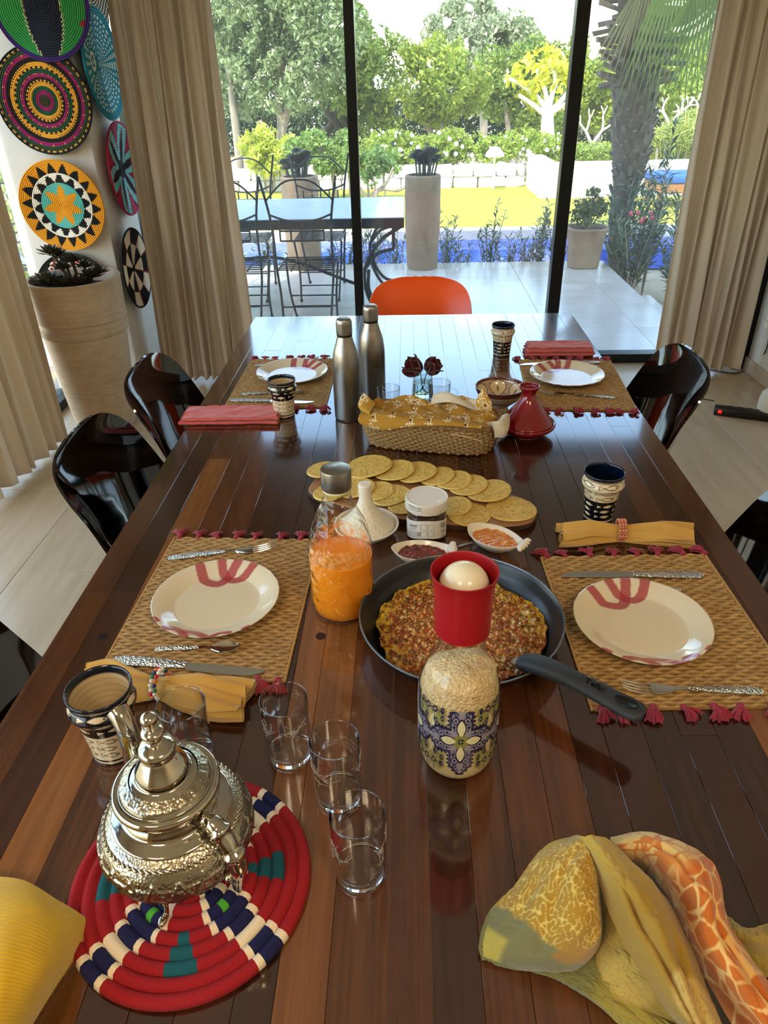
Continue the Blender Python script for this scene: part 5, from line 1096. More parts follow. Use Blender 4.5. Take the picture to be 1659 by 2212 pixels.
m_cl = M('printed_cotton', attr=True, rough=.9, tl=.12)
ct = thing('cloth', 'mustard cloth with white line flowers lying in the woven basket', 'cloth', (bx.x, bx.y, TZ), ba)
nr, na = 150, 460; RR, AA = np.meshgrid(np.linspace(.002, 1, nr), np.linspace(0, 2*PI, na, endpoint=False), indexing='ij')
kk = (np.abs(np.cos(AA))**4+np.abs(np.sin(AA))**4)**(-1/4); wv = vnoise(np.cos(AA)*1.3, np.sin(AA)*1.3, 5)
rad = 1.0+.10*np.sin(AA*5+1)+.05*np.sin(AA*9+2); scl = RR*(1.0+.0*wv); X = LX*.97*kk*np.cos(AA)*scl*(1+.03*np.sin(7*AA)*RR); Y = LY*1.02*kk*np.sin(AA)*scl*(1+.07*np.sin(6*AA+1)*RR)
fold = np.abs(vnoise(X*11+1, Y*13, 21))*.9+np.abs(vnoise(X*24, Y*20+3, 22))*.4
Z = ZR-.008 + .006*sm(.0, .5, 1-RR)+ (.014*fold)*sm(1.02, .80, RR) + .010*np.exp(-((RR-.86)/.08)**2)*(1+1.0*wv)
Z -= sm(.93, 1.0, RR)*(.004+.007*np.sin(5*AA+.6)+.004*np.sin(11*AA)); Z = np.where(RR > .9, np.maximum(Z, ZR-.014), Z)
Z += .016*np.exp(-((AA-2.85)/.22)**2)*np.exp(-((RR-.84)/.10)**2) + .022*np.exp(-((AA-1.15)/.20)**2)*np.exp(-((RR-.74)/.14)**2) + .018*np.exp(-((AA-2.0)/.2)**2)*np.exp(-((RR-.76)/.14)**2)
P = np.stack([X, Y, Z], 2); ink, dot = flower_cloth(X*1.25+.03*vnoise(X*6, Y*6, 9)+Z*.5, Y*1.25+Z*.9); c = np.tile(C('b0822c'), (nr*na, 1)); c[ink.ravel()] = C('efe2c2'); c[dot.ravel()] = C('4a2416')
back = (vnoise(X*9+.3, Y*14+2, 31).ravel() > .42) & (X.ravel() > .02); c[back] = C('d8ccb4')*.97
V, F = shell(P, .0012, False, True); obj('body', (V, F), m_cl, ct, col=np.vstack([c, c]), ang=0)
def flap(pts, label, cc, w=.0012, nu=50, nv=60):
    P = patch(pts, nu, nv); X, Y, Z = P[..., 0], P[..., 1], P[..., 2]; ink, dot = flower_cloth(X*1.2+Z*.3, Z*1.2+Y*.5); c = np.tile(C(cc), (nu*nv, 1)); c[ink.ravel()] = C('efe2c2') if cc != 'd8ccb4' else C('c9ba96'); c[dot.ravel()] = C('4a2416') if cc != 'd8ccb4' else C(cc)
    V, F = shell(P, w); return obj('fold', (V, F), m_cl, ct, col=np.vstack([c, c]), ang=0)
lx, ly = LX, LY
flap([[(lx*.62, ly*.5, .075), (lx*.72, ly*.55, .08), (lx*.86, ly*.5, .075)], [(lx*.62, ly*.58, .10), (lx*.71, ly*.48, .103), (lx*.84, ly*.5, .10)], [(lx*.66, ly*.65, .118), (lx*.70, ly*.6, .122), (lx*.76, ly*.62, .118)], [(lx*.69, ly*.7, .128), (lx*.70, ly*.7, .130), (lx*.71, ly*.7, .128)]], '', 'bf9036')
flap([[(lx*.84, -ly*.8, .085), (lx*.98, -ly*.6, .088), (lx*1.02, 0, .085)], [(lx*.90, -ly*.9, .092), (lx*1.05, -ly*.7, .094), (lx*1.1, 0, .09)], [(lx*.95, -ly*1.05, .078), (lx*1.12, -ly*.75, .074), (lx*1.13, 0, .073)], [(lx*.97, -ly*1.1, .062), (lx*1.10, -ly*.8, .058), (lx*1.12, -ly*.1, .06)]], '', 'd8ccb4')
flap([[(-lx*1.02, ly*.1, .075), (-lx*.98, -ly*.4, .078), (-lx*.8, -ly*.7, .08)], [(-lx*1.08, ly*.15, .095), (-lx*1.02, -ly*.5, .098), (-lx*.82, -ly*.9, .092)], [(-lx*1.03, ly*.3, .108), (-lx*.93, -ly*.1, .112), (-lx*.8, -ly*.3, .10)]], '', 'bf9036')
flap([[(-lx*.05, ly*.5, .085), (lx*.25, ly*.45, .095), (lx*.6, ly*.4, .082)], [(-lx*.02, ly*.75, .105), (lx*.2, ly*.7, .112), (lx*.55, ly*.65, .088)], [(0, ly*.95, .095), (lx*.22, ly*.95, .10), (lx*.55, ly*.9, .08)]], '', 'd8ccb4')
flap([[(-lx*.96, -ly*.55, .082), (-lx*.6, -ly*.6, .092), (-lx*.2, -ly*.55, .086), (lx*.3, -ly*.6, .088), (lx*.75, -ly*.55, .080)],
      [(-lx*.97, -ly*.9, .086), (-lx*.62, -ly*.92, .092), (-lx*.2, -ly*.92, .088), (lx*.3, -ly*.92, .090), (lx*.78, -ly*.92, .084)],
      [(-lx*.97, -ly*1.10, .078), (-lx*.62, -ly*1.13, .072), (-lx*.2, -ly*1.10, .080), (lx*.3, -ly*1.06, .085), (lx*.78, -ly*1.06, .083)],
      [(-lx*.93, -ly*1.12, .070), (-lx*.62, -ly*1.15, .060), (-lx*.2, -ly*1.12, .074), (lx*.3, -ly*1.07, .081), (lx*.76, -ly*1.07, .080)]], '', 'b0822c', nu=90, nv=320)
# ---- red tagine -------------------------------------------------------------------------------
m_rg2 = M('red_glaze', '7d0f18', .14, coat=.5)
q = at(1135, 936); t = thing('small_tagine', 'small glossy red tagine with conical lid beside the basket', 'tagine', (q.x, q.y, TZ)); t.scale = (1.13, 1.13, 1.05)
obj('dish', lathe(spl([(.0005, 0), (.033, 0), (.036, .002), (.044, .008), (.060, .020), (.063, .026), (.0625, .030), (.060, .0305), (.056, .027), (.0005, .02)], 60), 72), m_rg2, t, ang=0)
obj('lid', lathe(spl([(.0565, .029), (.0575, .031), (.054, .036), (.042, .052), (.028, .072), (.0185, .088), (.0150, .098), (.0155, .106), (.0205, .114), (.0225, .1185), (.0215, .1205), (.0195, .1195), (.0165, .111), (.0005, .104)], 80), 72), m_rg2, t, ang=0)
# ---- decorated bowl ----------------------------------------------------------------------------
q = at(1082, 890); t = thing('footed_bowl', 'footed cream bowl with brown lattice pattern and rust rim behind the tagine', 'bowl', (q.x-.004, q.y+.012, TZ))
bwp = resamp(spl([(.0005, .003), (.020, .002), (.024, 0), (.026, .001), (.023, .010), (.022, .014), (.034, .022), (.052, .038), (.062, .054), (.0665, .066), (.0665, .069), (.064, .069), (.060, .056), (.049, .040), (.030, .026), (.0005, .021)], 120), 150)
V, F = lathe(bwp, 240); a = np.arctan2(V[:, 1], V[:, 0]); z = V[:, 2]; r_ = np.hypot(V[:, 0], V[:, 1]); inner = np.arange(len(V)) > len(V)*.53
c = np.tile(C('c2a888'), (len(V), 1)); s_ = (a*6/(2*PI)) % 1-.5; lat = ((np.abs(((a*30/PI+z*260) % 1)-.5) > .42) | (np.abs(((a*30/PI-z*260) % 1)-.5) > .42)); med = (s_/.40)**2+((z-.045)/.017)**2 < 1
c[inner & lat & ~med] = C('5a3626'); c[inner & med] = C('d3bd92'); c[inner & (((s_/.40)**2+((z-.045)/.017)**2 > .9) & ((s_/.4)**2+((z-.045)/.017)**2 < 1.1))] = C('5a3626'); c[inner & (((s_/.05)**2+((z-.042)/.006)**2) < 1)] = C('5a3626')
c[z > .0625] = C('5b2c24'); c[(~inner) & (z > .055)] = C('6e3a2e'); c[(~inner) & (np.abs(z-.048) < .0012) & (np.abs(((a*20/PI) % 1)-.5) < .25)] = C('4a2a20'); obj('body', (V, F), M('painted_bowl', attr=True, rough=.15, coat=.4), t, col=c, ang=0)
# ---- glass vase with dark red blossoms ---------------------------------------------------------
q = at(913, 862); t = thing('glass_vase', 'small glass of water with two dark red blossoms', 'vase', (q.x, q.y, TZ))
m_tg = thin_glass('vase_glass', (.93, .98, .97), 1.6)
obj('glass_body', lathe(spl([(.0005, 0), (.027, 0), (.0295, .002), (.0300, .008), (.0292, .03), (.0255, .078), (.0250, .0785), (.0245, .078), (.028, .03), (.0285, .012), (.024, .009), (.0005, .0085)], 60), 48), m_tg, t, ang=0)
obj('water', lathe([(.0005, .0095), (.024, .0095), (.0278, .013), (.0270, .050), (.0005, .050)], 40), M('water_clear', 'e2f0ee', .0, trans=1.0, ior=1.33), t)
obj('stem', tube(spl([(-.010, .0, .088), (-.004, 0, .06), (.002, 0, .03), (.016, 0, .016)], 12), .0014, 6), M('flower_stem', '2c3a1f', .5), t)
obj('stem', tube(spl([(.014, .0, .088), (.006, 0, .06), (-.003, 0, .03), (-.018, 0, .018)], 12), .0014, 6), bpy.data.materials['flower_stem'], t)
m_pet = M('dark_red_petal', '6e0f20', .45, sheen=.3, tl=.25, noise=(60, '3c0814', .5))
def petals(c, n, L, ax, seed):
    r = random.Random(seed); P = []
    ax = Vector(ax).normalized(); M3 = ax.to_track_quat('Z', 'Y').to_matrix()
    for i in range(n):
        a = i*2.4; op = .25+.55*i/n; G_ = np.zeros((7, 6, 3))
        for j in range(7):
            s = j/6; w = L*.48*math.sin(PI*min(1, .12+.8*s))**.7
            for k in range(6):
                u = k/5*2-1; p = Vector((L*s*math.sin(op)*1.0, u*w, L*s*math.cos(op)-abs(u)**2*L*.12)); p.x += .15*L*(1-u*u)*0; p = Matrix.Rotation(a, 3, 'Z') @ p; G_[j, k] = np.array(M3 @ p)+np.array(c)
        P.append(shell(G_, .0007))
    return join(*P)
obj('blossom', petals((-.010, 0, .082), 8, .050, (-.75, 0, .55), 1), m_pet, t, ang=0)
obj('blossom', petals((.014, 0, .082), 10, .044, (.7, 0, .6), 2), m_pet, t, ang=0)
# ---- glass mugs ---------------------------------------------------------------------------------
def mug(px, py, label, rz):
    q = at(px, py); t = thing('glass_mug', label, 'mug', (q.x, q.y, TZ), rz, 'clear glass mugs behind the basket')
    obj('body', lathe(spl([(.0005, 0), (.024, 0), (.0265, .003), (.0285, .02), (.0310, .066), (.0305, .0675), (.0298, .066), (.0272, .02), (.0245, .007), (.0005, .006)], 60), 48), thin_glass('mug_glass_'+str(int(px)), (.97, .98, .98), 2.0), t, ang=0)
    obj('handle', tube(spl([(.029, 0, .052), (.040, 0, .054), (.049, 0, .044), (.047, 0, .026), (.036, 0, .018), (.027, 0, .018)], 24), .0032, 8), bpy.data.materials['vase_glass'], t)
mug(948, 878, 'clear glass mug behind the basket cloth, right of centre with handle showing', -.2); mug(840, 890, 'clear glass mug behind the basket cloth, just right of the steel flasks', 2.0)
# ---- white tagine dish ---------------------------------------------------------------------------------
m_wh = M('white_ceramic', 'e2d9c6', .25, coat=.3, bump=('vor', 260, .0, .001)); m_whb = M('white_ceramic_relief', 'ddd3bd', .35, bump=('vor', 190, .7, .002))
q = at(792, 1152); t = thing('white_tagine', 'small white embossed tagine dish behind the juice bottle', 'tagine', (q.x, q.y, TZ))
obj('dish', lathe(spl([(.0005, 0), (.036, 0), (.04, .002), (.055, .012), (.0635, .022), (.0625, .0242), (.0595, .0235), (.052, .016), (.0005, .012)], 50), 64), m_wh, t, ang=0)
obj('lid', lathe(spl([(.052, .0175), (.0545, .020), (.045, .030), (.030, .046), (.019, .062), (.0145, .074)], 40), 64), m_whb, t, ang=0)
obj('knob', lathe(spl([(.0142, .073), (.0125, .082), (.0128, .100), (.0130, .108), (.0115, .112), (.0005, .113)], 24), 40), m_wh, t, ang=0)
# ---- spread jar ---------------------------------------------------------------------------------------
q = at(921, 1150); t = thing('spread_jar', 'jar of brown chocolate spread with white screw lid and label', 'jar', (q.x, q.y, TZ)); t.rotation_euler = (0, 0, .0)
RJ = .0400; HJ = .064; q2 = .0
def sq(r, e): th = np.linspace(0, 2*PI, 96, endpoint=False); c, s = np.cos(th), np.sin(th); k = (np.abs(c)**e+np.abs(s)**e)**(-1/e); return r*k*c, r*k*s
JP = []
for r, z, e in ((.0005, 0, 2), (.034, 0, 2.2), (.0375, .003, 2.3), (.0385, .008, 2.4), (.0385, .045, 2.4), (.0385, .055, 2.3), (.0375, .061, 2.1), (.0355, .066, 2), (.0005, .066, 2)):
    x, y = sq(r, e); JP.append(np.stack([x, y, np.full(96, z)], 1))
obj('jar_body', G(np.array(JP), False, True, True), M('chocolate_in_glass', '2c150b', .12, coat=1.0), t, ang=50)
LP = []
for z in np.linspace(.006, .046, 8):
    x, y = sq(.0388, 2.4); LP.append(np.stack([x, y, z + .004*np.cos(np.arctan2(y, x)*2+PI)], 1))
obj('label', G(np.array(LP), False, True, True), M('paper_label', 'ddd8cf', .5), t, ang=0)
m_ink = M('dark_ink', '2a2422', .6); m_inkr = M('red_ink', 'a3201c', .6); m_inkg = M('grey_ink', '777a80', .6)
def bend(vf, a0, z0, r=.0391, e=2.4):
    V, F = np.array(vf[0], float), vf[1]; a = a0+V[:, 0]/r; c, s = np.cos(a), np.sin(a); k = (np.abs(c)**e+np.abs(s)**e)**(-1/e); return np.stack([r*k*c, r*k*s, z0+V[:, 1]+.004*np.cos(a*2+PI)], 1)+0*V, F
T_ = []
A0 = -PI/2
def jt(s, x, z, size, mat): T_.append((bend(text_mesh(s, size, 0), A0+x/.0391, z), mat))
def dashes(x, z, w, h, mat, seed):                             # lines of print too small to read
    r = random.Random(seed); c = x-w/2
    while c < x+w/2:
        l = r.uniform(.0008, .0026); pts = np.array([(c, 0, 0), (c+l, 0, 0), (c+l, h, 0), (c, h, 0)]); T_.append((bend((pts, [[0, 1, 2, 3]]), A0, z), mat)); c += l+.0005
for k in range(4): dashes(.033, .039-k*.0031, .013-.002*(k % 2), .0016, m_ink, k)
for k in range(3): dashes(.033, .009-k*.0022, .011, .0009, m_ink, 20+k)
for k in range(7): dashes(-.0265, .022-k*.0022, .020, .0008, m_inkg, 40+k)
for k in range(3): dashes(-.028, .036-k*.0022, .016, .0012, m_ink, 60+k)
dashes(-.028, .027, .012, .0014, m_inkr, 70)
for k in range(4): dashes(-.015, .020-k*.002, .003, .001, m_ink, 80+k)
jt('350', .033, .0195, .0075, m_ink); jt('g e', .033, .0125, .006, m_ink)
for mtt, nm in ((m_ink, 'label_text'), (m_inkg, 'label_text'), (m_inkr, 'label_text')):
    o_ = obj(nm, join(*[v for v, mm in T_ if mm is mtt]), mtt, t, sm=False); o_['kind'] = 'stuff'
fr4 = []
for (x0, x1, z0, z1) in ((-.012, .0, .026, .038), (.002, .013, .026, .037), (-.012, .0, .010, .022), (.002, .013, .012, .022), (-.018, -.0135, .012, .020)):
    for (xa, za, xb2, zb2) in ((x0, z0, x1, z0), (x0, z1, x1, z1), (x0, z0, x0, z1), (x1, z0, x1, z1)):
        pts = np.array([(xa+(xb2-xa)*k/6, za+(zb2-za)*k/6, 0) for k in range(7)]); v, _ = bend((pts, []), A0, 0); fr4.append(tube(v, .00022, 4))
o_ = obj('label_frames', join(*fr4), m_inkg, t); o_['kind'] = 'stuff'
m_lid = M('white_plastic_lid', 'd9d2c4', .4); n_ = 200; thl = np.linspace(0, 2*PI, n_, endpoint=False); kn = 1+.006*(np.arange(n_) % 2)
def lr(r, z, knurl=False): k = kn if knurl else 1; return np.stack([r*k*np.cos(thl), r*k*np.sin(thl), np.full(n_, z)], 1)
obj('lid', G(np.array([lr(.037, .062), lr(.0415, .062), lr(.0418, .064, 1), lr(.0414, .078, 1), lr(.0412, .0815), lr(.0402, .083), lr(.0385, .083), lr(.0375, .0818), lr(.0005, .0818)]), False, True, True), m_lid, t, ang=50)
LT = []
for k in range(3):
    V, F = text_mesh('nutella', .0066, .0003); a = -V[:, 0]/.031+PI/2+k*2*PI/3; r = .029+V[:, 1]; LT.append((np.stack([r*np.cos(a), r*np.sin(a), .0820+V[:, 2]], 1), F))
o_ = obj('embossed_lettering', join(*LT), M('lid_emboss', 'efe9dc', .35), t, sm=False); o_['kind'] = 'stuff'
D_ = []; r_ = random.Random(5)
for row in range(2):
    for k in range(11):
        a = A0-.95+k*.065; z = .0765-row*.0052; h = .0030; w = r_.uniform(.018, .035)
        D_.append((np.array([(.0421*math.cos(b), .0421*math.sin(b), z+zz) for b, zz in ((a, 0), (a+w, 0), (a+w, h), (a, h))]), [[0, 1, 2, 3]]))
o_ = obj('date_code', join(*D_), m_inkg, t, sm=False); o_['kind'] = 'stuff'
# ---- leaf dishes of jam ----------------------------------------------------------------------------
def leaf_dish(px1, py1, px2, py2, w, jamc, jamc2, label, jl):
    a_, b_ = at(px1, py1, TZ+.025), at(px2, py2, TZ+.025); c_ = (a_+b_)/2; d = b_-a_; L = d.length/2
    t = thing('leaf_dish', label, 'dish', (c_.x, c_.y, TZ), math.atan2(d.y, d.x))
    th = np.linspace(0, 2*PI, 120, endpoint=False)
    def ring(s, z, dz=0):
        x = L*np.cos(th); y = w*np.sin(th)*(np.abs(np.sin(th))**.25)*(1-.12*np.cos(th)); tip = np.clip(np.cos(th)-.55, 0, 1)
        zz = z + s**3*(.006*np.abs(np.cos(th))**4); return np.stack([x*s, y*s, zz], 1)
    obj('body', G(np.array([ring(.001, 0), ring(.42, 0), ring(.5, .003), ring(.8, .014), ring(1.0, .027), ring(.985, .0285), ring(.95, .0275), ring(.75, .016), ring(.45, .0085), ring(.001, .0075)]), False, True, True), m_wh, t, ang=0)
    fr = [tube(spl([(L*.84, w*.03*k, .027), (L*1.02, w*.22*k, .033), (L*1.15-.0012*k*k, w*.30*k, .029)], 8), [.002, .004, .0052, .0056, .0056, .005, .004, .002], 8, flat=.5) for k in (-2, -1, 0, 1, 2)]
    obj('frill', join(*fr), m_wh, t, ang=0)
    nr, na = 40, 120; P = np.zeros((nr, na, 3))
    for i, s in enumerate(np.linspace(.001, .84, nr)): q_ = ring(s, 0); P[i] = q_; P[i, :, 2] = .0205-.0 + .0012*vnoise(q_[:, 0]*90, q_[:, 1]*90, 3)+.0012*np.abs(vnoise(q_[:, 0]*200, q_[:, 1]*200, 4)) - .003*(s/.84)**8*0
    P[..., 0] -= L*.05; V, F = G(P, False, True); c = mixc(np.tile(C(jamc), (len(V), 1)), C(jamc2), sm(-.3, .6, vnoise(V[:, 0]*70, V[:, 1]*70, 6))); j = obj('jam', (V, F), M('jam_'+jamc, attr=True, rough=.08, coat=.8), t, col=c, ang=0); j['label'] = jl
leaf_dish(1012, 1140, 1130, 1182, .036, 'cf7418', 'e2963a', 'white leaf-shaped dish of orange apricot jam right of the jar', 'glossy orange jam')
leaf_dish(845, 1190, 978, 1190, .032, '5a130e', '8a2a18', 'white leaf-shaped dish of dark red jam behind the frying pan', 'dark red jam')
cutlery('spoon', (1022, 1172), (955, 1192), 'thin spoon handle between the two white jam dishes', TZ+.0005)
# ---- napkins -----------------------------------------------------------------------------------------------
def cloth_mat(n, c1, c2, r=900): return M(n, c1, .9, sheen=.25, noise=(14, c2, .5), bump=('noise', r, .25, .0006))
m_cor = cloth_mat('coral_linen', 'cf5a4e', 'b5463d'); m_mus = cloth_mat('mustard_cotton', 'c99c4a', 'b68838')
def folded(name, ctr, rz, w, d, layers, mat, label, h=.0045, seed=1, curl=.004):
    r = np.random.default_rng(seed); t = thing('napkin', label, 'napkin', (ctr.x, ctr.y, ctr.z), rz)
    for k in range(layers):
        nx, ny = 50, 24; X, Y = np.meshgrid(np.linspace(-w/2, w/2, nx), np.linspace(-d/2, d/2, ny), indexing='ij'); s = r.uniform(-.004, .004, 4); sh = 1-.015*k
        Z = .002+h*k + curl*.5*vnoise(X*14+k, Y*22, seed+k)*(.4+.6*k/max(1, layers-1))+.0006*vnoise(X*60, Y*60, seed+k+7)
        Z = np.maximum(Z, .0018+h*k*.6); P = np.stack([X*sh+s[0]+.003*vnoise(Y*20, Y*0+k, seed), Y*sh+s[1]*.5+.002*vnoise(X*20, X*0+k, seed+3), Z], 2); obj('layer', shell(P, h*.72), mat, t, ang=0)
        if k % 2 == 0 and k+1 < layers:                          # the fold that joins two layers
            e = P[:, 0, :].copy(); e[:, 2] += h*.5; obj('fold', tube(e, h*.72, 10, flat=1.0), mat, t, ang=0)
    return t
c_ = at(502, 897, TZ+.008); folded('n', Vector((c_.x, c_.y, TZ)), .01, .262, .083, 4, m_cor, 'folded coral napkin at the far left setting under the fish cup side', .0052, 3)
c_ = at(1207, 757, TZ+.01); folded('n', Vector((c_.x, c_.y, MZ-.003)), -.015, .215, .070, 5, m_cor, 'folded coral napkin at the far right setting behind the plate', .0062, 8)
def bow(L, ring_s, sec, layers, mat, seed, h=.0065):
    """pinched napkin: stacked sheets, sec = (s, half width, centre y, height)"""
    r = np.random.default_rng(seed); out = []
    S = spl([(s*L, w, y, z) for s, w, y, z in sec], 70)
    for k in range(layers):
        f = k/(layers-1); m = 34; u = np.linspace(-1, 1, m); P = np.zeros((70, m, 3)); ph = r.uniform(0, 6)
        for i, (x, w, y, z) in enumerate(S):
            pin = min(1, abs(x/L-ring_s)/.28); ww = w*(1-.10*f*r.uniform(.9, 1.1) if i in (0, 69) else 1-.10*f)
            P[i, :, 0] = x + (.010*pin*(f-.5)*math.sin(ph+1) + .004*np.sin(u*3+ph))*(1 if abs(x/L-ring_s) > .2 else 0)
            P[i, :, 1] = y + u*ww + .0; dome = z*(1-np.abs(u)**2.2)*(.35+.65*f); P[i, :, 2] = .002 + h*k*(.25+.75*pin)*(1-.25*u*u) + dome + (.0042*pin+.0012)*np.sin(u*(3.2+k*.9)+ph+x*18)*(.5+f)+.0012*(1-pin)*np.cos(u*22+k)
        P[..., 2] = np.maximum(P[..., 2], .0016+.0012*k); out.append(shell(P, .0022))
    return out
# near right
pa, pb = at(1208, 1150, TZ+.012), at(1492, 1158, TZ+.012); d = pb-pa; L = d.length; rz = math.atan2(d.y, d.x)
t = thing('napkin', 'mustard yellow napkin pinched by a peach bead ring at the near right setting', 'napkin', (pa.x, pa.y, TZ), rz)
for v, f in bow(L, .47, [(0, .033, -.006, .004), (.12, .030, -.004, .010), (.28, .022, 0, .016), (.4, .0165, .002, .019), (.47, .0145, .003, .0205), (.55, .0165, .003, .019), (.72, .022, .003, .016), (.88, .027, .003, .010), (1, .029, .002, .005)], 4, m_mus, 5, .0058): obj('fold', (v, f), m_mus, t, ang=0)
def beads(t, x, y, strands, wy, zc, rz_, mats, rb=.0028):
    me = [mkmesh('bead', *sphere((0, 0, 0), rb, 8, 12), m, ang=0) for m in mats]; k = 0
    for s in range(strands):
        n = int(2*PI*(wy+rz_)/2/(rb*2.0))
        for i in range(n):
            a = 2*PI*i/n; z = zc+rz_*math.sin(a)
            link('bead', me[(k*3+s) % len(me)], t, (x+(s-(strands-1)/2)*rb*1.9+.0006*math.sin(i*3), y+wy*math.cos(a), max(rb, z)), (0, rnd.uniform(-.3, .3), 0)); k += 1
rt_ = thing('napkin_ring', 'peach bead ring round the near right yellow napkin', 'napkin ring', (pa.x, pa.y, TZ), rz)
beads(rt_, L*.47, .003, 3, .0185, .0195, .0205, [M('peach_bead', 'c5694a', .15, coat=.6), M('pink_bead', 'd08468', .15, coat=.6)])
# near left
pa, pb = at(185, 1468, TZ+.012), at(538, 1498, TZ+.014); d = pb-pa; L = d.length; rz = math.atan2(d.y, d.x)
t = thing('napkin', 'mustard yellow napkin tied in a bow with a striped bead ring, behind the teapot', 'napkin', (pa.x, pa.y, TZ+.003), rz)
for v, f in bow(L, .47, [(0, .018, .006, .004), (.14, .036, .004, .010), (.3, .028, -.004, .016), (.47, .0155, -.004, .020), (.6, .026, -.006, .020), (.82, .038, -.010, .016), (1, .036, -.010, .006)], 4, m_mus, 9, .0044): obj('fold', (v, f), m_mus, t, ang=0)
rt_ = thing('napkin_ring', 'multicoloured striped bead ring round the napkin behind the teapot', 'napkin ring', (pa.x, pa.y, TZ+.003), rz)
beads(rt_, L*.47, -.004, 2, .021, .0185, .0215, [M('bead_'+c, c, .3) for c in ('e6ddcc', '1d2c6e', 'c01f3c', 'e6ddcc', '2f7d45', 'd96a28', 'e8e0d0')], .0032)
# ---- coiled trivet and teapot ---------------------------------------------------------------------
tc_ = Vector((-.2440, .4660, TZ)); u_ = at(592, 1722, TZ+.01)-tc_; TRV = math.atan2(u_.y, u_.x)
V, F, fc = disc_vf(.1335, 9, pat_trivet, thick=.0115, nseg=300); m_yt = M('trivet_yarn', attr=True, rough=.95, bump=('wave', 260, .35, .0008))
meta(obj('trivet', (V, F), m_yt, None, fcol=fc, loc=(tc_.x, tc_.y, TZ+.001), ang=0), 'round red coiled yarn trivet with navy and white crosses under the teapot', 'trivet')
m_sil = M('silver', 'bdb5a4', .10, 1.0, bump=('noise', 25, .02, .001)); m_sile = M('engraved_silver', 'a99f8a', .24, 1.0, bump=('vor', 330, .55, .0009)); m_dk = M('spout_inside', '3a3026', .5, .6)
tp = thing('teapot', 'engraved silver teapot with domed lid and finial on the red trivet', 'teapot', (-.250, .478, TZ+.0125)); LOW = -.0125
bpr = resamp(spl([(.0005, .022), (.030, .023), (.050, .030), (.068, .044), (.0785, .060), (.0805, .072), (.0775, .086), (.070, .097), (.0615, .1035)], 120), 150)
V, F = lathe(bpr, 420); a = np.arctan2(V[:, 1], V[:, 0]); z = V[:, 2]; s_ = (z-.062)/.030; k = a*10/(2*PI)
zig = np.abs(((k) % 1)-.5)*2; L1 = np.abs(s_*.62-(zig-.5)) ; L2 = np.abs(s_*.62+(zig-.5)); L3 = np.abs(np.abs(s_)-.55+.25*(zig > .72))
pat = np.maximum.reduce([sm(.10, .04, L1), sm(.10, .04, L2), sm(.06, .02, L3)]); ros = np.hypot(((k+.5) % 1-.5)*1.6, s_*.8); pat = np.maximum(pat, sm(.16, .10, np.abs(ros-.12*np.cos(8*np.arctan2(s_, (k+.5) % 1-.5))*.3-.22)))
pat *= sm(.030, .040, z)*sm(.0905, .085, z); V[:, :2] *= (1+.0017*pat/np.hypot(V[:, 0], V[:, 1]).clip(.01))[:, None]
obj('body', (V, F), m_sile, tp, ang=0)
gd = []
for i in range(64):
    a = i/64*2*PI; r = .0705; gd.append(xf(sphere((0, 0, 0), .0026, 5, 8, (.55, 2.0, .8)), (r*math.cos(a), r*math.sin(a), .0965), a-.5, .0, 0))
o_ = obj('rope_band', join(*gd), m_sil, tp, ang=0); o_['kind'] = 'stuff'
obj('neck', lathe(spl([(.0625, .1020), (.0615, .1050), (.0560, .1075), (.0500, .110), (.0480, .113), (.0470, .120), (.0478, .128), (.0500, .133)], 50), 96), m_sil, tp, ang=0)
obj('base', lathe(spl([(.044, .0265), (.040, .020), (.041, .017), (.0005, .017)], 20), 60), m_sil, tp, ang=0)
for i in range(4):
    a = -1.72+i*PI/2; c_, s_2 = math.cos(a), math.sin(a)
    pts = [(.044*c_, .044*s_2, .032), (.054*c_, .054*s_2, .026), (.055*c_, .055*s_2, .012), (.058*c_, .058*s_2, .002), (.066*c_, .066*s_2, .0035), (.072*c_, .072*s_2, .003)]
    obj('foot', tube(spl(pts, 20), np.interp(np.linspace(0, 5, 20), range(6), [.010, .0085, .0035, .0035, .0050, .003]), 12, flat=.8), m_sil, tp, ang=0)
lid = lathe(spl([(.0480, .131), (.0530, .1335), (.0548, .137), (.0548, .1405), (.0530, .1435), (.0500, .1445), (.0470, .1440), (.0455, .1470), (.0435, .150), (.0340, .1555), (.0285, .1580), (.0270, .1610)], 90), 96)
lo_ = obj('lid', lid, m_sil, tp, ang=0)
vv = spl([(.0452, .1485), (.0435, .1508), (.0345, .1562)], 20); V, F = lathe(vv+np.array([.0002, .0004]), 260); a = np.arctan2(V[:, 1], V[:, 0]); V[:, 2] += .0007*np.maximum(0, np.sin(a*22))*np.sin((V[:, 2]-.1485)/.0077*PI).clip(0); obj('lid_band', (V, F), m_sile, tp, ang=0)
obj('finial', lathe(spl([(.0275, .1600), (.0262, .168), (.0205, .178), (.0165, .184), (.0172, .187), (.0185, .190), (.0175, .196), (.0115, .2005), (.0078, .2025), (.0090, .2045), (.0078, .2065), (.0082, .209), (.0112, .214), (.0108, .218), (.0058, .222), (.0055, .2235), (.0082, .2245), (.0080, .2262), (.0062, .2272), (.0084, .232), (.0078, .237), (.0040, .2405), (.0005, .2415)], 130), 64), m_sil, tp, ang=0)
aS = math.radians(133); aH = math.radians(-35)
def rad(a, r, z, o=0): return (r*math.cos(a)-o*math.sin(a), r*math.sin(a)+o*math.cos(a), z)
sp_ = spl([rad(aS, r, z) for r, z in ((.060, .060), (.078, .070), (.088, .092), (.088, .118), (.092, .142), (.101, .156), (.108, .160))], 40)
obj('spout', tube(sp_, np.interp(np.linspace(0, 6, 40), range(7), [.020, .0185, .0150, .0122, .0112, .0116, .0128]), 24, cap=False), m_sil, tp, ang=0)
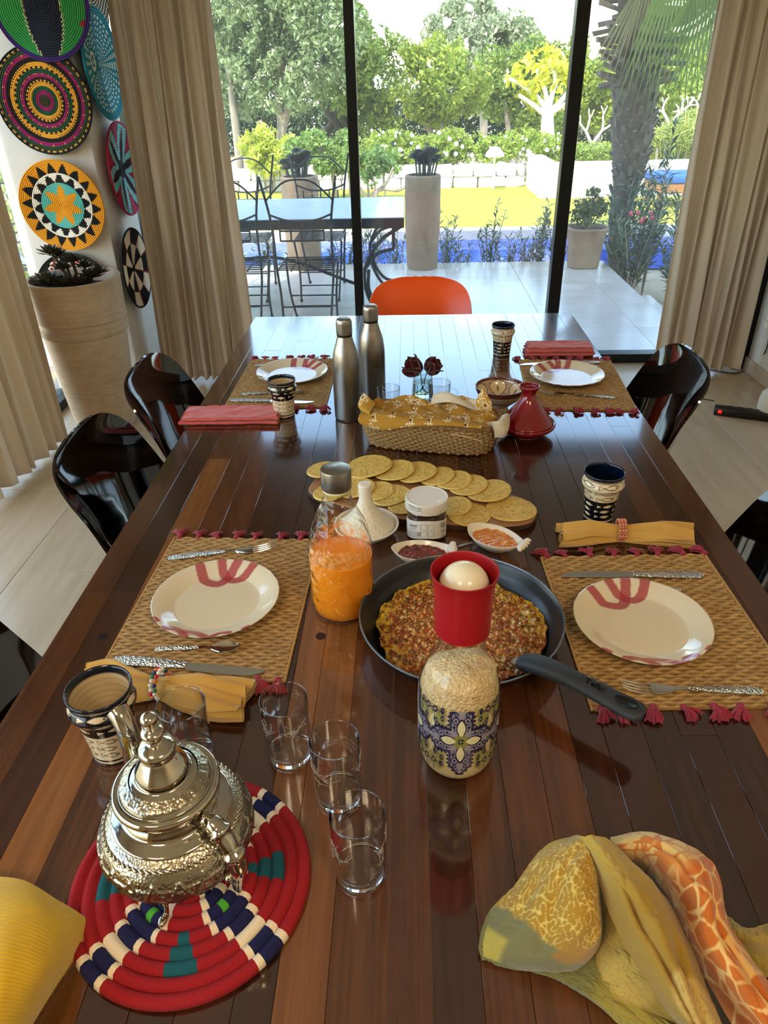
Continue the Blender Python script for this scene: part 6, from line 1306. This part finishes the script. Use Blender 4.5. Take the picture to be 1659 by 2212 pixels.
obj('spout_mouth', tube(np.array([sp_[-3], sp_[-2]*.5+sp_[-1]*.5]), [.0112, .0118], 20), m_dk, tp)
hp = spl([rad(aH, r, z) for r, z in ((.046, .121), (.056, .128), (.066, .1325), (.076, .130), (.087, .119), (.094, .104), (.0965, .088), (.0945, .070), (.091, .052), (.089, .038))], 90)
hr = np.interp(np.linspace(0, 9, 90), [0, .4, .8, 1.0, 1.4, 1.8, 2.0, 2.4, 3.1, 3.2, 3.35, 3.5, 3.7, 4.6, 4.75, 4.95, 5.15, 5.3, 6.2, 7.2, 8.4, 9], [.006, .005, .0045, .0055, .0075, .0060, .0068, .0095, .0095, .0125, .0125, .0100, .0088, .0082, .0105, .0125, .0110, .0098, .0098, .0075, .0062, .0030])
obj('handle', tube(hp, hr, 20), m_sil, tp, ang=0)
obj('handle_bracket', join(tube([rad(aH, .078, .066), rad(aH, .089, .070), rad(aH, .096, .073)], [.0048, .0040, .0045], 12), sphere(rad(aH, .089, .0695, -.008), .0055, 6, 6)), m_sil, tp, ang=0)
hm = rad(aH, .0505, .1345); v, f = tube([(-.018, 0, 0), (.018, 0, 0)], .0030, 12); hv_ = xf((v, f), hm, aH+PI/2); b_, fb_ = box(-.016, .016, -.002, .010, -.0018, .0018, .0006); obj('hinge', join(hv_, xf((b_, fb_), rad(aH, .0500, .137), aH+PI/2)), m_sil, tp, ang=30)
# ---- towel, lower right ------------------------------------------------------------------------------
def PT(r): return [tuple(at(x, y, TZ+z)) for x, y, z in r]
m_tw = M('towel_cotton', attr=True, rough=.95, sheen=.3, bump=('noise', 700, .4, .0008), tl=.05)
tw_ = thing('towel', 'crumpled yellow and orange patterned towel with a grey-green corner, lower right of the table', 'towel')
def cells(U, W, n, seed):
    r = np.random.default_rng(seed); q = r.uniform(0, 1, (n, 2))*np.array([U.max(), W.max()]); d1 = np.full(U.shape, 9.); d2 = d1.copy()
    for a, b in q: d = np.hypot(U-a, W-b); d2 = np.where(d < d1, d1, np.minimum(d2, d)); d1 = np.minimum(d1, d)
    return d2-d1
def fold_patch(rows, cf, nu=110, nv=150, t=.003, wob=.0012, seed=0, crease=()):
    P = patch([PT(r) for r in rows], nu, nv); U, W_ = np.meshgrid(np.linspace(0, 1, nu), np.linspace(0, 1, nv), indexing='ij')
    for u0, w0, w1, dz, sl in crease: P[..., 2] -= dz*np.exp(-((U-u0-sl*(W_-.5))/.06)**2)*sm(w0, w0+.15, W_)*sm(w1, w1-.15, W_)
    P[..., 2] += wob*vnoise(U*3, W_*5, seed) + .0030*vnoise(U*1.2, W_*4.5+U*2, seed+20)*np.sin(PI*U) + .0012*vnoise(U*9, W_*14, seed+30); P[..., 2] = np.maximum(P[..., 2], TT+.0028)
    du = np.gradient(P, axis=0); dv = np.gradient(P, axis=1); c = cf(U, W_, P).reshape(-1, 3); V, F = shell(P, t); return obj('fold', (V, F), m_tw, tw_, col=np.vstack([c, c]), ang=0)
def cA(U, W_, P):
    n = vnoise(U*2, W_*2, 2); c = np.tile(C('98823a'), (U.size, 1)); tex = sm(.20, .05, np.abs(vnoise(U*11, W_*15, 4)))
    gold = sm(.42, .36, np.hypot((U-.42)*.9, (W_-.36)*1.0)).ravel(); c = mixc(c, C('a67c1e'), gold*.8); c = mixc(c, C('dcc26a'), (gold.reshape(U.shape)*tex).ravel()*.85)
    g = sm(.0, .04, (W_-.52)-.22*(U-.2)**2+.02*n+.04*np.sin(U*7)).ravel(); c = mixc(c, C('737048'), g); lf = sm(.66, .70, W_).ravel()*sm(.30, .24, U).ravel(); c = mixc(c, C('ab9c45'), lf)
    hem = (sm(.055, .045, U)*sm(.60, .62, W_)+sm(.93, .945, W_)).clip(0, 1).ravel(); c = mixc(c, C('6b6a3e'), hem); oc = sm(.55, .6, U).ravel()*sm(.0, .03, .72-W_).ravel()*sm(.5, .55, W_).ravel(); return mixc(c, C('a87a26'), oc*.8)
fold_patch([[(1248, 1806, .088), (1172, 1836, .072), (1112, 1915, .044), (1058, 1970, .022), (1036, 2035, .010), (1040, 2072, .004)],
            [(1262, 1818, .103), (1205, 1862, .092), (1152, 1945, .066), (1108, 2005, .042), (1080, 2055, .020), (1076, 2084, .003)],
            [(1276, 1850, .104), (1243, 1905, .100), (1216, 1985, .078), (1183, 2040, .050), (1150, 2080, .024), (1135, 2094, .003)],
            [(1290, 1890, .090), (1286, 1950, .088), (1284, 2015, .074), (1258, 2056, .050), (1222, 2086, .026), (1200, 2100, .003)],
            [(1298, 1895, .052), (1300, 1965, .048), (1296, 2030, .042), (1276, 2066, .028), (1248, 2092, .014), (1236, 2104, .003)]], cA, seed=1, crease=((.45, .05, .75, .007, .25), (.72, .25, .95, .008, -.1), (.22, .2, .7, .005, .1)))
def cB(U, W_, P):
    c = np.tile(C('987828'), (U.size, 1)); c = mixc(c, C('b79a3e'), sm(.35, 0, W_).ravel()*.8); c = mixc(c, C('8e6c24'), sm(.2, .8, vnoise(U*1.5, W_*2, 6)).ravel()*.5)
    pl = sm(.05, .02, np.hypot((U-.66)*.35, (W_-.74)*.9)-.09).ravel(); tex = sm(.5, .9, np.abs(vnoise(U*30, W_*40, 4))).ravel(); c = mixc(c, C('c6a860'), pl*.7); return mixc(c, C('7d6a2c'), pl*tex*.6)
fold_patch([[(1238, 1806, .086), (1288, 1885, .088), (1326, 1990, .080), (1382, 2092, .066), (1432, 2168, .052), (1470, 2215, .040)],
            [(1262, 1806, .108), (1316, 1886, .114), (1362, 1990, .104), (1420, 2096, .086), (1470, 2190, .070), (1510, 2250, .055)],
            [(1292, 1808, .112), (1352, 1890, .122), (1408, 1990, .114), (1454, 2090, .096), (1502, 2200, .078), (1540, 2280, .062)],
            [(1322, 1822, .100), (1402, 1905, .110), (1458, 2010, .100), (1496, 2108, .086), (1542, 2218, .070), (1572, 2290, .056)],
            [(1345, 1850, .070), (1438, 1945, .072), (1496, 2060, .066), (1528, 2146, .056), (1568, 2240, .044), (1592, 2300, .030)]], cB, seed=2, crease=((.42, .22, .95, .012, .15), (.68, .35, 1.1, .008, -.15), (.2, .1, .6, .005, .1)))
def cC(U, W_, P):
    c = np.tile(C('9d7f2c'), (U.size, 1)); k = sm(.03, -.03, np.hypot((U-.35)*1.0, (W_-.45)*.8)-.30).ravel(); tex = sm(.4, .9, np.abs(vnoise(U*26, W_*30, 14))).ravel(); c = mixc(c, C('b89c4c'), k*.8); return mixc(c, C('7f7030'), k*tex*.5)
fold_patch([[(1300, 1905, .045), (1292, 2010, .030), (1292, 2120, .014), (1318, 2172, .008)], [(1340, 1960, .058), (1338, 2050, .046), (1348, 2130, .030), (1378, 2205, .010)],
            [(1398, 2050, .058), (1408, 2112, .048), (1432, 2170, .032), (1470, 2225, .014)], [(1460, 2110, .046), (1480, 2160, .038), (1520, 2212, .028), (1560, 2275, .018)]], cC, 80, 80, seed=3)
def cE(U, W_, P): c = np.tile(C('6e6a34'), (U.size, 1)); return mixc(c, C('94822f'), sm(.35, .6, U+.3*W_).ravel())
fold_patch([[(1118, 2088, .003), (1200, 2098, .008), (1290, 2060, .018)], [(1205, 2112, .003), (1262, 2138, .012), (1322, 2120, .020)], [(1292, 2168, .003), (1334, 2190, .012), (1400, 2180, .022)], [(1370, 2245, .003), (1420, 2255, .012), (1480, 2235, .022)], [(1420, 2300, .003), (1480, 2310, .012), (1530, 2290, .02)]], cE, 70, 50, seed=4)
def cD(U, W_, P):
    d = cells(U*1.0, W_*2.6, 62, 3); top = sm(.42, .30, W_).ravel(); base = mixc(np.tile(C('bf661f'), (U.size, 1)), C('e3c173'), top*.9); line = mixc(np.tile(C('e0b36a'), (U.size, 1)), C('c9762c'), top); c = mixc(base, line, sm(.035, .018, d).ravel()); return mixc(c, C('b45c1c'), sm(.0, .8, vnoise(U*2, W_*4, 9)).ravel()*(1-top)*.4)
fold_patch([[(1318, 1812, .050), (1398, 1800, .074), (1488, 1830, .088), (1548, 1884, .082), (1572, 1995, .070), (1655, 2120, .060), (1745, 2245, .045)],
            [(1322, 1820, .074), (1398, 1808, .100), (1478, 1840, .112), (1534, 1900, .108), (1562, 2005, .098), (1640, 2128, .084), (1725, 2250, .060)],
            [(1335, 1832, .082), (1402, 1824, .108), (1462, 1858, .118), (1514, 1920, .116), (1540, 2018, .106), (1610, 2138, .090), (1690, 2256, .064)],
            [(1350, 1850, .070), (1396, 1850, .090), (1440, 1885, .098), (1482, 1944, .096), (1506, 2026, .086), (1574, 2136, .072), (1645, 2245, .050)],
            [(1368, 1872, .038), (1402, 1882, .048), (1432, 1915, .050), (1462, 1965, .050), (1484, 2035, .044), (1548, 2150, .036), (1606, 2250, .022)]], cD, 130, 240, seed=5, crease=((.5, .1, .55, .008, .3), (.35, .5, 1.0, .008, -.2), (.7, .3, .8, .006, .1)))
def cF(U, W_, P): c = np.tile(C('a08c3e'), (U.size, 1)); return mixc(c, C('c9762e'), sm(.1, .0, np.abs(vnoise(U*4, W_*7, 3))).ravel()*.8)
fold_patch([[(1565, 1975, .024), (1610, 2008, .034), (1660, 1998, .030), (1720, 2005, .026)], [(1580, 2015, .040), (1635, 2030, .044), (1680, 2022, .036), (1740, 2035, .030)], [(1600, 2060, .020), (1650, 2062, .020), (1700, 2065, .018), (1760, 2080, .014)], [(1640, 2110, .006), (1680, 2110, .006), (1730, 2120, .004), (1780, 2140, .004)]], cF, 60, 80, seed=6)
# ---- yellow knit, lower left ---------------------------------------------------------------------------
m_kn = M('yellow_knit', 'd8b01c', .92, sheen=.4, noise=(30, 'c49a14', .4), bump=('noise', 900, .4, .0006))
kr = [[(-90, 1880, .020), (-20, 1893, .040), (50, 1903, .044), (120, 1945, .030), (187, 1986, .010)], [(-90, 1940, .056), (0, 1945, .068), (70, 1965, .064), (130, 1996, .042), (190, 1998, .006)],
      [(-90, 2040, .066), (-10, 2045, .082), (50, 2060, .074), (104, 2078, .052), (164, 2058, .006)], [(-90, 2150, .064), (-20, 2160, .076), (20, 2165, .068), (62, 2168, .046), (114, 2136, .005)], [(-110, 2290, .055), (-50, 2290, .066), (-10, 2285, .060), (22, 2275, .040), (52, 2236, .005)], [(-130, 2380, .05), (-80, 2380, .06), (-50, 2375, .05), (-20, 2360, .035), (0, 2320, .005)]]
P = patch([PT(r) for r in kr], 340, 90); du = np.gradient(P, axis=0); dv = np.gradient(P, axis=1); N_ = np.cross(du, dv); N_ /= np.linalg.norm(N_, axis=2, keepdims=True); N_ *= np.sign(N_[..., 2:3])
U, W_ = np.meshgrid(np.linspace(0, 1, 340), np.linspace(0, 1, 90), indexing='ij'); P = P+N_*(.0006*np.sin(U*2*PI*62+W_*6))[..., None]; P[..., 2] = np.maximum(P[..., 2], TT+.002)
kn_ = thing('knitted_cloth', 'bright yellow ribbed knitted cloth at the lower left table corner', 'cloth'); obj('body', shell(P, .003), m_kn, kn_, ang=0)
